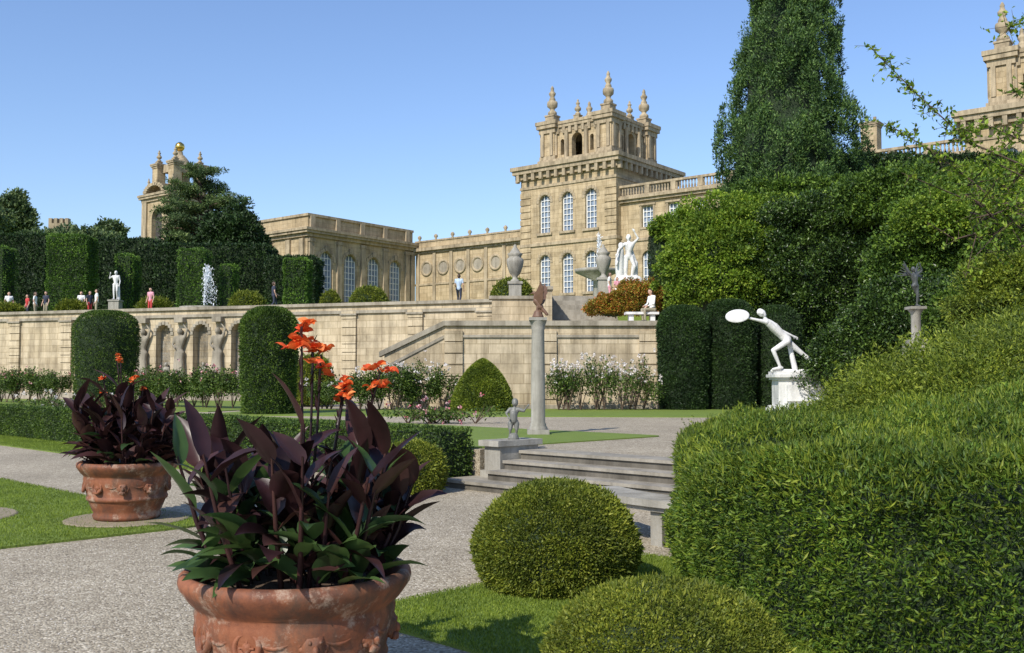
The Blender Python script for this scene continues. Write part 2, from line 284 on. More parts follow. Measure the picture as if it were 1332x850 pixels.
def human(J={},face=(0,-1,0),cloth=(2,3,4),hair=True,fem=False,long_sleeve=False,robe=False):
    j=dict(pelvis=(0,0,.95),waist=(0,0,1.1),chest=(0,0,1.32),neck=(0,0,1.48),head=(0,-.01,1.62),shL=(.18,0,1.43),elL=(.25,.02,1.14),haL=(.25,-.08,.9),shR=(-.18,0,1.43),elR=(-.25,.02,1.14),haR=(-.25,-.08,.9),
      hiL=(.09,0,.92),knL=(.1,-.03,.5),anL=(.1,.03,.09),toL=(.12,-.15,.035),hiR=(-.09,0,.92),knR=(-.1,-.03,.5),anR=(-.1,.03,.09),toR=(-.12,-.15,.035)); j.update(J)
    j={k:np.array(v,float) for k,v in j.items()}; T,Bt,S=cloth; c=[]
    c+=[(j['hiL'],j['hiR'],.1,.1,Bt),(j['pelvis'],j['waist'],.125,.115,T),(j['waist'],j['chest'],.115,.135,T),(j['chest'],(j['shL']+j['shR'])/2,.13,.09,T),(j['shL'],j['shR'],.068,.068,T),
        ((j['shL']*.7+j['chest']*.3),(j['waist']*.8+j['hiL']*.2),.09,.085,T),((j['shR']*.7+j['chest']*.3),(j['waist']*.8+j['hiR']*.2),.09,.085,T)]
    f=nrm(np.array(face,float)); up=nrm(j['head']-j['neck']); sd=nrm(np.cross(f,up)); H=j['head']
    c+=[((j['shL']+j['shR'])/2+up*.0,j['neck']+up*.04,.062,.052,0),(H-up*.03+f*.02,H+up*.05,.068,.09,0),(H-up*.075+f*.045,H-up*.03+f*.04,.034,.05,0),
        (H+f*.085+up*.02,H+f*.108-up*.018,.012,.017,0),(H+f*.09-up*.045-sd*.015,H+f*.09-up*.045+sd*.015,.011,.011,0),(H+f*.085+up*.033-sd*.035,H+f*.085+up*.033+sd*.035,.012,.012,0),
        (H+sd*.088-up*.015,H+sd*.088+up*.02,.016,.02,0),(H-sd*.088-up*.015,H-sd*.088+up*.02,.016,.02,0)]
    if hair: c+=[(H-f*.03+up*.035,H+up*.065-f*.01,.09,.088,1),(H-f*.05-up*.04,H-f*.05+up*.03,.07,.08,1)]
    if fem: c+=[(H-f*.07-up*.12,H-f*.06,.06,.07,1)]
    for s,sg in (('L',1),('R',-1)):
        sh,el,ha=j['sh'+s],j['el'+s],j['ha'+s]; c+=[(sh,sh*.45+el*.55,.062,.05,T),(sh*.45+el*.55,el,.046,.038,T if long_sleeve else 0),(el,ha,.041,.028,T if long_sleeve else 0)]
        fd=nrm(ha-el); lat=nrm(np.cross(fd,[.3,.9,.3])); c.append((ha,ha+fd*.06,.03,.033,0))
        for q,(o,ln) in enumerate([(-.03,.06),(-.011,.075),(.011,.07),(.03,.055)]):
            b0=ha+fd*.07+lat*o; mid=b0+fd*ln*.55+np.array([0,0,-.005]); c.append((b0,mid,.011,.010,0)); c.append((mid,mid+nrm(fd+np.array([0,0,-.5]))*ln*.5,.010,.009,0))
        c.append((ha+fd*.015-lat*.03,ha+fd*.055-lat*.06,.013,.011,0))
        hi,kn,an,to=j['hi'+s],j['kn'+s],j['an'+s],j['to'+s]; m=kn*.72+an*.28
        c+=[(hi,kn,.092,.06,Bt),(kn,m,.058,.057,Bt),(m,an,.056,.04,Bt),(an-np.array([0,0,.02]),to,.045,.032,S),(an+(an-to)*.25-np.array([0,0,.03]),an,.035,.04,S)]
    if robe:
        c+=[(j['pelvis'],(0,0,.12),.15,.2,Bt),((.08,-.03,.9),(.13,-.05,.1),.08,.1,Bt),((-.08,-.03,.9),(-.13,-.05,.1),.08,.1,Bt)]
    return c
def person(name,px,d,zf,top,bot,rz=0,s=1.,J={},fem=False,ls=False):
    x=at(px,380,d)[0]; return capsmesh(human(J,fem=fem,long_sleeve=ls),name,.016,[M_skin,M_hair,top,bot,C_shoe],M=MT((x,d,zf),rz,s))
def statue(name,M,mat,J={},face=(0,-1,0),extra=[],voxel=.015,robe=False,parent=None):
    return capsmesh([(a,b,c,d,0) for a,b,c,d,_ in human(J,face,robe=robe)]+extra,name,voxel,[mat],M=M,parent=parent)

# ================================================================== GROUND
G45=MT((0,0,0),R(45))
ZM=.55; ZT=5.85
b=B(); b.add([(-4000,-4000,0),(4000,-4000,0),(4000,4000,0),(-4000,4000,0)],[(0,1,2,3)],M_field); b.obj('ground')
b=B(); b.M=G45; b.add([(-14,-12,.006),(10.69,-12,.006),(10.69,60,.006),(-14,60,.006)],[(0,1,2,3)],M_gravel)
n=26000; c_=rng.uniform(-1.,8.5,n); q_=rng.uniform(-3,10.4,n); s_=rng.uniform(.004,.010,n)
P=np.stack([c_,q_,np.full(n,.007)],1); a_=rng.uniform(0,6.28,n); v=np.empty((n,5,3))
for k in range(4):
    rr=s_*rng.uniform(.7,1.2,n); v[:,k]=P+np.stack([rr*np.cos(a_+k*1.57),rr*np.sin(a_+k*1.57),np.zeros(n)],1)
v[:,4]=P+np.stack([rng.normal(size=n)*.001,rng.normal(size=n)*.001,s_*.7],1); base=np.arange(n)[:,None]*5
M_peb=leafmat('pebbles',(.22,.19,.15),(.38,.34,.28),(.58,.54,.48),0.,.9,hi=(1,1,1),lo=(.9,.9,.88))
b.add(v.reshape(-1,3),np.concatenate([base+np.array([[k,(k+1)%4,4]]) for k in range(4)]),M_peb); b.obj('gravel_path')
def lawnslab(name,poly,z,M=None,h=.03):
    b=B(); b.M=M; b.prism(poly,z,z+h,M_lawn); return b.obj(name)
def rpoly(x0,x1,y0,y1,r=.25):
    p=[]
    for cx,cy,a0 in ((x1-r,y1-r,0),(x0+r,y1-r,90),(x0+r,y0+r,180),(x1-r,y0+r,270)):
        for a in range(0,91,15): p.append((cx+r*math.cos(R(a0+a)),cy+r*math.sin(R(a0+a))))
    return p
lawnslab('lawn',rpoly(4.15,7.55,-9,5.85,.3),.0,G45)
lawnslab('lawn',rpoly(-2,5.75,10.46,40,.5),.0,G45)
lawnslab('lawn',rpoly(8.75,10.2,15.2,48,.3),.0,G45)
b=B(); b.M=G45; b.box(10.9,90,11.62,90,-.2,ZM,M_gravel); b.box(11.5,90,-40,11.615,-.2,ZM-.003,M_gravel); b.obj('terrace_ground')
lawnslab('lawn',rpoly(10.95,16.0,11.75,60,.3),ZM,G45,.02)
lawnslab('lawn',[(-10,31),(9.2,29.2),(9.6,37.8),(-9,37.8)],ZM,None,.024)
lawnslab('lawn',[(-45,46),(-10.5,34.5),(-9.5,38),(-7,50),(-45,64)],ZM,None,.024)
def blades(name,poly_fn,n,z,h=.03):
    P=poly_fn(n); b=B(); P=np.concatenate([P,np.full((len(P),1),z)],1); b.leaves(P,np.tile([0,0,1.],(len(P),1)),h,.006,M_blade,1.2); b.obj(name)
def rect45(c0,c1,q0,q1):
    def f(n):
        c=rng.uniform(c0,c1,n); q=rng.uniform(q0,q1,n); return np.stack([(c-q)*.70711,(c+q)*.70711],1)
    return f
blades('grass',rect45(4.13,7.55,1.5,5.88),130000,.026,.026)
blades('grass',rect45(1.5,5.78,10.42,18),110000,.026,.028)
blades('grass',rect45(8.72,10.22,15.2,36),60000,.028,.04)
b=B(); b.lathe((-4.5,11.75,.034),[(.70,0),(.68,.012)],M_soil,32); b.obj('soil_bed')
b=B(); b.lathe((-6.9,11.9,.034),[(.95,0),(.93,.012)],M_soil,32); b.obj('soil_bed')
WA0=np.array([-32.4,63.]); WA1=np.array([1.,52.]); wu=nrm(WA1-WA0); wang=math.atan2(wu[1],wu[0])
pA=WA0-wu*60; pB=WA1+wu*0.
b=B(); b.prism([(pA[0]+.2,pA[1]+.6),(pB[0]-.3,pB[1]+.6),(9,51.5),(90,45),(140,160),(0,320),(-220,320)],.3,ZT,M_lawn); b.obj('upper_terrace_ground')
b=B(); b.box(-3.2,9.6,38.4,52,.3,3.7,M_gravel); b.obj('middle_terrace_ground')
xs=np.linspace(7.5,60,24); ys=np.linspace(31,75,24); v=[];f=[]
for i,x in enumerate(xs):
    for j,y in enumerate(ys):
        tx=min(1,max(0,(x-7.5)/5)); ty=min(1,max(0,(y-36)/17)); v.append((x,y,.5+tx*(3*ty*ty-2*ty**3)*9))
for i in range(23):
    for j in range(23): f.append((i*24+j,(i+1)*24+j,(i+1)*24+j+1,i*24+j+1))
b=B(); b.add(v,f,M_field,True); b.obj('grass_bank')

# ================================================================== STEPS, PLINTH, BENCH
b=B(); b.M=G45
q0=6.6
for i in range(4):
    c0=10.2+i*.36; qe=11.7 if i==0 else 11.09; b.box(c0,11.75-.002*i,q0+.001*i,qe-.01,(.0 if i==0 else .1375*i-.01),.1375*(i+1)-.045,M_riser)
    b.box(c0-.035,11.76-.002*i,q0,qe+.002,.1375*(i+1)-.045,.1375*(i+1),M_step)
b.obj('stone_steps')
b=B(); b.M=G45; b.box(10.87,11.73,11.13,11.48,.1,.62,M_grey); b.box(10.8,11.8,11.10,11.55,.62,.71,M_grey); b.box(10.82,11.78,11.11,11.53,.1376,.24,M_grey); b.obj('stone_plinth')
b=B()
def arcbox(b,cx,cy,r0,r1,a0,a1,z0,z1,m,n=10):
    for i in range(n):
        p=R(a0+(a1-a0)*i/n);q=R(a0+(a1-a0)*(i+1)/n)
        vv=[(cx+r*math.cos(t),cy+r*math.sin(t),z) for z in (z0,z1) for r,t in ((r0,p),(r1,p),(r1,q),(r0,q))]
        b.add(vv,[(3,2,1,0),(4,5,6,7),(1,2,6,5),(3,0,4,7)]+([(0,1,5,4)] if i==0 else [])+([(2,3,7,6)] if i==n-1 else []),m)
arcbox(b,3.38,11.75,2.25,2.72,193,250,.40,.47,M_grey); arcbox(b,3.38,11.75,2.30,2.67,194,249,.35,.40,M_grey)
for a in (199,222,243): 
    arcbox(b,3.38,11.75,2.36,2.62,a-1.6,a+1.6,0,.35,M_grey,1)
b.obj('stone_bench')

# ================================================================== POTS & CANNAS
def pot(name,x,y,z,rosang,sc=1.):
    o=empty(name,(x,y,z)); o.scale=(sc,sc,sc); b=B()
    prof=[(.36,0),(.385,.01),(.40,.05),(.385,.08),(.405,.12),(.445,.22),(.452,.235),(.468,.24),(.475,.265),(.466,.29),(.462,.295),(.50,.42),(.512,.50),(.505,.525),(.512,.54),(.535,.56),(.565,.60),(.588,.635),(.594,.66),(.588,.685),(.57,.70),(.545,.698),(.525,.67),(.505,.60)]
    b.lathe((0,0,0),prof,M_terra,56); b.obj('bowl',o)
    b=B(); b.lathe((0,0,.60),[(.51,0),(.35,.03),(.02,.05)],M_soild,24); e=rng.random((900,2)); rr=np.sqrt(e[:,0])*.5; P=np.stack([rr*np.cos(e[:,1]*6.28),rr*np.sin(e[:,1]*6.28),.63-.03*rr],1); b.leaves(P,np.tile([0,0,1.],(900,1)),.025,.018,M_soild,.4); b.obj('soil',o)
    b=B()
    for k,a in enumerate(rosang):
        ca,sa=math.cos(R(a)),math.sin(R(a)); rr=.485; c=np.array([rr*ca,rr*sa,.41])
        b.M=Matrix.Translation(c)@Matrix.Rotation(R(a),4,'Z')@Matrix.Rotation(R(90-8),4,'Y')
        if k%2==0:
            b.lathe((0,0,0),[(.075,0),(.078,.018),(.07,.028),(.058,.030),(.052,.016),(.05,.012),(.02,.014)],M_terra,24,cap=False); b.ell((0,0,.012),(.035,.026,.014),M_terra,.2,10); b.box(-.045,.045,-.004,.004,.01,.024,M_terra); b.box(-.004,.004,-.04,.04,.01,.023,M_terra)
        else:
            b.ell((0,0,.0),(.08,.055,.035),M_terra,.25,14); b.ell((-.02,.025,.03),(.014,.012,.012),M_terra,seg=8); b.ell((-.02,-.025,.03),(.014,.012,.012),M_terra,seg=8); b.ell((.02,0,.035),(.028,.018,.018),M_terra,seg=10); b.ell((.06,0,.018),(.028,.04,.02),M_terra,.3,seg=10)
            for sgn in (1,-1):
                for t in range(5): b.ell((-.06+.022*t,sgn*(.056+.012*math.sin(t)),.0),(.022,.018,.014),M_terra,seg=8)
    b.M=None
    for k in range(10):
        a0=k*36
        pts=[(.492*math.cos(R(a0+3+30*t)),.492*math.sin(R(a0+3+30*t)),.47-.06*math.sin(math.pi*t)) for t in np.linspace(0,1,9)]; b.tube(pts,[.004,.007,.010,.012,.013,.012,.010,.007,.004],M_terra,6)
    b.obj('ornaments',o); return o
def cleaf(b,p,az,el,L,W,droop,m,roll=0.,fold=.35):
    n=9; t=np.linspace(0,1,n); e=el-droop*t**1.3; dx=np.cos(e)*L/(n-1); dz=np.sin(e)*L/(n-1)
    r=np.concatenate([[0],np.cumsum(dx[:-1])]); z=np.concatenate([[0],np.cumsum(dz[:-1])]); h=np.array([math.cos(az),math.sin(az),0]); s=np.array([-math.sin(az),math.cos(az),0])
    w=W*.5*np.sin(np.pi*np.clip(t*.97+.03,0,1)**.75)**.85; w[-1]=.001; w[0]=.008
    C=p+r[:,None]*h+z[:,None]*np.array([0,0,1]); T=nrm(np.gradient(C,axis=0)); S=nrm(s+roll*np.cross(T,s)); Nn=nrm(np.cross(T,S)); 
    wob=.12*W*np.sin(t*14+az*3)
    A=C+S*w[:,None]+Nn*(w*fold+wob*.5*(w/W))[:,None]; Bv=C-S*w[:,None]+Nn*(w*fold-wob*.5*(w/W))[:,None]
    A2=C+S*w[:,None]*.5+Nn*(w*fold*.35)[:,None]; B2=C-S*w[:,None]*.5+Nn*(w*fold*.35)[:,None]
    v=np.stack([A,A2,C,B2,Bv],1).reshape(-1,3); f=[]
    for i in range(n-1):
        for k in range(4): f.append((i*5+k,i*5+k+1,(i+1)*5+k+1,(i+1)*5+k))
    b.add(v,f,m,True)
def canna(name,x,y,z,stems,flowers,seed,green=.3,scale=1.,n_out=34):
    r=np.random.default_rng(seed); o=empty(name,(x,y,z)); b=B()
    for k in range(stems):
        a=r.uniform(0,2*np.pi); rad=.40*math.sqrt(r.random()); bx=np.array([rad*math.cos(a),rad*math.sin(a),0]); h=r.uniform(.40,.76)*scale*(1.12-.85*rad)
        lean=np.array([math.cos(a),math.sin(a),0])*.30*rad/.3; top=bx+lean*h+np.array([0,0,h])
        b.tube([bx,(bx+top)/2+lean*.05,top],[.014,.012,.006],M_canna)
        nl=int(6+r.integers(0,3)); az=r.uniform(0,6.28)
        for i in range(nl):
            t=(i+.6)/nl; az+=2.4+r.uniform(-.4,.4); p=bx+(top-bx)*t; gm=M_cang if r.random()<green*(1-t)*1.5 else M_canna
            cleaf(b,p,az,r.uniform(.55,1.15)+.22*t,r.uniform(.22,.37)*scale,r.uniform(.08,.125)*scale,r.uniform(.3,1.3)*(1.3-.7*t),gm,r.uniform(-.6,.6),r.uniform(.15,.5))
    for i in range(n_out):
        a=r.uniform(0,6.28); rad=r.uniform(.2,.46); cleaf(b,np.array([rad*math.cos(a),rad*math.sin(a),r.uniform(.0,.28)]),a+r.uniform(-.6,.6),r.uniform(.2,.8),r.uniform(.24,.36)*scale,r.uniform(.085,.125)*scale,r.uniform(.5,1.3),M_cang if r.random()<green*1.8 else M_canna,r.uniform(-.5,.5),r.uniform(.1,.4))
    b.obj('leaves',o); b=B()
    for (fx,fy,fz,s) in flowers:
        base=np.array([fx*.5,fy*.5,.3]); top=np.array([fx,fy,fz]); b.tube([base,(base+top)/2+np.array([.01,0,.02]),top],[.009,.007,.005],M_canna)
        for q in range(9): 
            bp=base+(top-base)*(.66+.04*q); cleaf(b,bp,r.uniform(0,6.28),1.2,.06,.016,.1,M_canna)
        for q in range(int(4+s*6)):
            ctr=top+np.array([r.normal()*.04,r.normal()*.04,r.uniform(-.10,.04)])*s*1.1
            az=r.uniform(0,6.28)
            for w in range(5): 
                cleaf(b,ctr,az+w*1.256+r.uniform(-.3,.3),r.uniform(.1,1.0),r.uniform(.042,.068)*s**.5,r.uniform(.036,.055)*s**.5,r.uniform(.4,1.8),M_fl,r.uniform(-.9,.9),r.uniform(-.4,.6))
    b.obj('flowers',o); return o
PX,PY=-1.075,5.04
pot('terracotta_pot',PX,PY,.045,[-105,-68,-140,-30,-180,0,150,30,90],.96)
canna('canna_plant',PX,PY,.65,40,[(.02,-.05,1.27,1.0),(.11,.0,1.13,.95),(.23,.02,.98,.6),(.41,0,1.04,.75),(.05,.1,1.2,.3),(.20,.15,.94,.45)],3,.40,1.02,64)
P2=(-4.50,11.75)
pot('terracotta_pot',P2[0],P2[1],.045,[-112,-75,-150,-40,0,180,90],.95)
canna('canna_plant',P2[0],P2[1],.66,40,[(-.32,0,1.02,.4),(-.12,0,1.24,.45),(.05,0,1.02,.5),(-.36,.1,.86,.4),(.12,.1,.9,.35),(-.2,.1,1.3,.25)],11,.08,1.15,70)

# ================================================================== NEAR TOPIARY
p=gnd(725,772); dome('box_ball',(p[0],8.0,.0),.65,.86,M_box,110000,.020,.013,.013)
dome('box_ball',(.80,5.3,.0),.62,.60,M_box,110000,.016,.010,.014)
dome('box_ball',(-1.46,14.75,.0),.50,.77,M_box,25000,.03,.018)
poly=np.array([(1.44,8.6),(1.37,7.9),(1.42,7.1),(1.60,6.4),(1.95,5.6),(2.5,4.9),(3.3,4.4),(4.6,4.1),(8,4.5),(9,9),(6,12.5),(3.2,12.4),(2.4,11.9),(1.9,11),(1.6,9.8)],float)
def topz(x,y): return 1.12+.09*np.clip(x-1.4,0,1.3)+.24*np.clip(x-2.7-.12*np.clip(y-7,0,9),0,5)+.05*np.sin(x*2.3+y*1.7)+.03*np.sin(x*1.1-y*2.9)
def bighedge(name,n,L,W,mat):
    b=B(); c=poly.mean(0); m=len(poly); nx=np.roll(poly,-1,0); e=nx-poly; el=np.linalg.norm(e,axis=1)
    ta=np.abs(e[:,0]*(c-poly)[:,1]-e[:,1]*(c-poly)[:,0])/2; vis=np.ones(m); vis[8:11]=.1; A=np.concatenate([el*1.5*vis,ta]); k=rng.choice(2*m,n,p=A/A.sum()); i=k%m; side=k<m
    u=rng.random(n)[:,None]; v=rng.random(n)[:,None]; fl=(u+v>1)[:,0]&~side; u[fl]=1-u[fl]; v[fl]=1-v[fl]
    xy=np.where(side[:,None],poly[i]+e[i]*u,c+(poly[i]-c)*u+(nx[i]-c)*v); zt=topz(xy[:,0],xy[:,1]); z=np.where(side,v[:,0]*zt,zt)
    nn=nrm(np.stack([e[i][:,1],-e[i][:,0],np.zeros(n)],1)); mid=poly[i]+e[i]/2-c; sg=np.sign((nn[:,:2]*mid).sum(1)); nn*=sg[:,None]
    N=np.where(side[:,None],nn,np.array([0,0,1.])); P=np.concatenate([xy,z[:,None]],1)
    h=.07*lump(P*.9)+.05*lump(P*2.3+1)+.03*lump(P*6)
    rel=np.clip((zt-z)/.4,0,1); h=np.where(side,h-(1-np.sqrt(np.clip(1-(1-rel)**2,0,1)))*.18,h)
    dist=np.full(n,9.)
    for q in range(m):
        t=np.clip(((xy-poly[q])@e[q])/(el[q]**2),0,1); dist=np.minimum(dist,np.linalg.norm(xy-poly[q]-t[:,None]*e[q],axis=1))
    rt=np.clip(dist/.3,0,1); h=np.where(side,h,h-(1-np.sqrt(1-(1-rt)**2))*.18)
    P=P+N*(h-rng.uniform(0,.10,n))[:,None]; N=nrm(N+np.array([0,0,.5])*((1-rel)*side)[:,None])
    b.leaves(P,N,L,W,mat,.7,.2)
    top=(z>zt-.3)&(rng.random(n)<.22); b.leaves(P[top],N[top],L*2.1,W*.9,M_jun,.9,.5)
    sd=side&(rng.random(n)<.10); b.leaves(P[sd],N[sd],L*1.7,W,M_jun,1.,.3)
    q=np.where((z>zt-.12))[0]; q=rng.choice(q,1100,replace=False)
    for i_ in q:
        dd=nrm(N[i_]*.6+rng.normal(size=3)*.5+np.array([0,0,.6])); l=rng.uniform(.06,.20); t=rng.random((14,1)); b.leaves(P[i_]+dd*l*t,np.tile(dd,(14,1)),.03,.011,M_jun,.8)
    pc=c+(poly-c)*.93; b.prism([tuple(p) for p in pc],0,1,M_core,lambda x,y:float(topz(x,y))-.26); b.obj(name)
bighedge('yew_hedge',450000,.036,.012,M_yewl)
b=B()
clumps(b,(5.7,10.6,1.0),(2.0,2.0,1.05),M_jun,260,.34,600,.05,.016,.84,-.3,.3,.7,.12); clumps(b,(4.3,10.9,.95),(.82,1.1,.82),M_jun,110,.24,600,.045,.015,.84,-.3,.3,.7,.12); clumps(b,(7.8,12.8,1.2),(2.4,2.2,1.3),M_jun,80,.45,600,.06,.02,.84,-.3,.3,.7,.10)
for k in range(300):
    a=rng.uniform(0,6.28); rr=math.sqrt(rng.random()); x=5.5+2.2*rr*math.cos(a); y=10.5+1.9*rr*math.sin(a); z=1.0+1.1*math.sqrt(max(0,1-rr*rr*.9)); l=rng.uniform(.12,.32); dd=nrm(np.array([rng.normal()*.6-.2,rng.normal()*.6,1.])); m=30; t=rng.random((m,1)); b.leaves(np.array([x,y,z])+dd*l*t,np.tile(dd,(m,1)),.045,.014,M_jun,.8)
b.obj('juniper_shrub')
boxhedge('box_hedge',10.18,10.85,11.75,50,0,.88,M_hedge,170000,.05,.026,G45,.025)

# ================================================================== MID-LEVEL OBJECTS
cx,cy,_=gnd(700,566,ZM)
o=empty('stone_column',(cx,cy,ZM+.02))
b=B(); b.box(-.22,.22,-.22,.22,0,.09,M_grey); b.lathe((0,0,.09),[(.19,0),(.19,.04),(.16,.08),(.165,.11),(.142,.14),(.14,1.0),(.128,2.0),(.14,2.03),(.13,2.06),(.16,2.14),(.18,2.2)],M_grey,24); b.box(-.18,.18,-.18,.18,2.29,2.35,M_grey); b.obj('shaft',o)
bird=[((0,0,.02),(0,0,.06),.11,.09,0),((.05,0,.2),(-.03,0,.31),.055,.065,0),((-.03,0,.31),(-.055,0,.43),.05,.03,0),((-.06,0,.455),(-.075,0,.46),.036,.034,0),((-.10,0,.458),(-.17,0,.43),.016,.006,0),((.06,0,.19),(.17,0,.06),.035,.03,0),((-.0,.035,.2),(-.02,.045,.06),.022,.018,0),((-.0,-.035,.2),(-.02,-.045,.06),.022,.018,0)]
capsmesh(bird,'eagle_body',.010,[M_bronze],parent=o,M=MT((0,0,2.35),R(-15),1.1))
b=B()
for sg in (1,-1):
    b.M=MT((0,0,2.35),R(-15+sg*22),1.1)
    out=[(-.04,.36),(.0,.27),(.06,.22),(.12,.27),(.15,.33),(.17,.40),(.165,.42),(.20,.48),(.185,.50),(.20,.58),(.17,.585),(.155,.66),(.12,.60),(.06,.52),(.0,.45)]
    n_=len(out); y0=sg*.05; v=[(x,y0+sg*.25*(z-.3),z) for x,z in out]+[(x,y0+sg*.25*(z-.3)+.018,z) for x,z in out]+[(.07,y0+sg*.03-.012,.42),(.07,y0+sg*.03+.03,.42)]
    b.add(v,[(i,(i+1)%n_,2*n_) for i in range(n_)]+[((i+1)%n_+n_,i+n_,2*n_+1) for i in range(n_)],M_bronze); b.add(v,[(i,i+n_,(i+1)%n_+n_,(i+1)%n_) for i in range(n_)],M_bronze)
b.obj('eagle_wings',o)
pj=dict(pelvis=(0,0,.72),waist=(0,0,.88),chest=(.03,0,1.08),neck=(.05,0,1.24),head=(.06,-.02,1.43),shL=(.2,0,1.2),elL=(.42,-.05,1.12),haL=(.55,-.1,1.3),shR=(-.14,0,1.2),elR=(-.3,-.05,1.02),haR=(-.2,-.18,.88),hiL=(.09,0,.7),knL=(.12,-.08,.38),anL=(.1,.02,.09),toL=(.14,-.12,.04),hiR=(-.09,0,.7),knR=(-.12,-.1,.4),anR=(-.16,.0,.09),toR=(-.2,-.13,.04))
ex=[((.06,-.0,1.42),(.06,.02,1.5),.13,.13,0),((0,-.03,.75),(0,-.02,1.0),.16,.16,0),((.12,0,.62),(.12,-.04,.42),.12,.09,0),((-.12,0,.62),(-.13,-.04,.42),.12,.09,0),((0,0,.02),(0,0,.04),.22,.22,0),((.2,0,1.18),(.4,-.05,1.12),.085,.065,0),((-.14,0,1.18),(-.28,-.05,1.03),.085,.065,0)]
pp=at(668,572,15.95); statue('putto_statue',MT((pp[0],15.95,.715),0,.40),M_lead,pj,extra=ex,voxel=.02)
gp=gnd(1042,537,ZM); gx,gy=gp[0],gp[1]
o=empty('gladiator_statue',(gx,gy,ZM))
b=B(); w=.93
for (z0,z1,e) in ((0,.16,.12),(.16,.24,.06),(.24,1.12,-.06),(1.12,1.2,.02),(1.2,1.3,.1),(1.3,1.40,.03)): b.box(-w-e,w+e,-.5-e,.5+e,z0,z1,M_marble)
b.box(-.6,.6,-.575,-.45,.4,.95,M_marble); b.obj('pedestal',o)
s=1.28
gj={k:tuple(np.array(v)/s) for k,v in dict(pelvis=(-.45,0,1.08),waist=(-.63,0,1.24),chest=(-.90,-.02,1.50),neck=(-1.18,-.05,1.76),head=(-1.34,-.10,1.96),shL=(-1.20,-.22,1.66),elL=(-1.60,-.32,1.74),haL=(-1.95,-.35,1.82),shR=(-.95,.22,1.68),elR=(-.50,.34,1.38),haR=(-.14,.3,1.20),
  hiL=(-.47,-.13,1.0),knL=(-.98,-.22,.70),anL=(-.74,-.2,.13),toL=(-1.0,-.24,.06),hiR=(-.38,.12,1.0),knR=(.12,.1,.58),anR=(.64,.08,.16),toR=(.70,-.05,.05)).items()}
trunk=[((-.1,.12,.0),(-.25,.12,.70),.08,.06,0),((-.78,-.1,.0),(.70,.05,.0),.05,.05,0)]
statue('figure',MT((0,0,1.42),0,s),M_marble,gj,face=(-1,-.1,-.05),extra=trunk,voxel=.014,parent=o)
b=B(); b.M=Matrix.Translation((-2.22,-.38,3.28))@Matrix.Rotation(R(72),4,'X')@Matrix.Rotation(R(-14),4,'Y')@Matrix.Diagonal((1,.6,1,1)); b.lathe((0,0,0),[(.02,.06),(.2,.05),(.36,.015),(.40,0),(.40,-.015),(.2,.02),(.02,.03)],M_marble,28); b.obj('shield',o)
wp=at(1192,447,22.); o=empty('winged_statue',tuple(wp)); o.scale=(.74,.74,.74); b=B(); b.box(-.3,.3,-.3,.3,-3.0,0,M_grey); b.box(-.24,.24,-.24,.24,0,.12,M_grey); b.lathe((0,0,.12),[(.17,0),(.14,.08),(.14,.75),(.2,.85),(.24,.9)],M_grey,20); b.box(-.24,.24,-.24,.24,1.02,1.1,M_grey); b.obj('pedestal',o)
wj=dict(head=(-.1,-.03,1.62),neck=(-.06,0,1.48),shL=(.12,0,1.42),elL=(.35,-.05,1.6),haL=(.2,-.1,1.85),shR=(-.24,0,1.42),elR=(-.45,-.05,1.5),haR=(-.62,-.1,1.75),knR=(.15,.05,.55),anR=(.35,.2,.4),toR=(.42,.2,.28))
wx=[((.05,.08,1.4),(.35+.07*k,.2,1.95-.13*k),.04,.02,0) for k in range(6)]+[((-.12,.08,1.4),(-.42-.07*k,.2,2.0-.13*k),.04,.02,0) for k in range(6)]
statue('figure',MT((0,0,1.1),R(20),.68),plain('black_lead',(.07,.075,.07),.45),wj,extra=wx,voxel=.018,parent=o)

colprof=lambda r:(lambda t: r*(.86+.14*math.sin(min(1,t*1.1)*math.pi*.6))*(1 if t<.80 else math.sqrt(max(0,1-((t-.80)/.20)**2))*.75+.25*(t<.995)))
def ycol(name,px,ybase,lv,wpx,ytop,mat=M_yew,n=26000,L=.09,W=.03,d=None,squash=1.,lumps=.028):
    p=gnd(px,ybase,lv) if d is None else at(px,ybase,d); dd=p[1]; top=at(px,ytop,dd); lvz=lv if (d is None or lv<1) else p[2]
    return profcol(name,(p[0],dd,lvz),top[2]-lvz,colprof(wpx/2*dd/F*.95),mat,n,L,W,lumps,squash=squash)
ycol('clipped_yew_column',136,524,ZM,86,406,d=46,n=34000,mat=M_hedge)
ycol('clipped_yew_column',349,539,ZM,76,402,n=34000,mat=M_hedge)
ycol('clipped_yew_column',889,533,ZM,68,400,n=50000,d=37.2); ycol('clipped_yew_column',950,533,ZM,70,392,n=50000,d=37.6); ycol('clipped_yew_column',1012,533,ZM,62,400,d=38.,n=26000)
p=gnd(632,531,ZM); coneprof=lambda t:1.12*(1-t**1.8)**.7
profcol('box_cone',(p[0],35.6,ZM),at(632,468,35.6)[2]-ZM,coneprof,M_jun,40000,.06,.035,.012)
dome('box_ball',(at(408,500,42)[0],42,ZM),.85,2.2,M_box,15000,.08,.05)

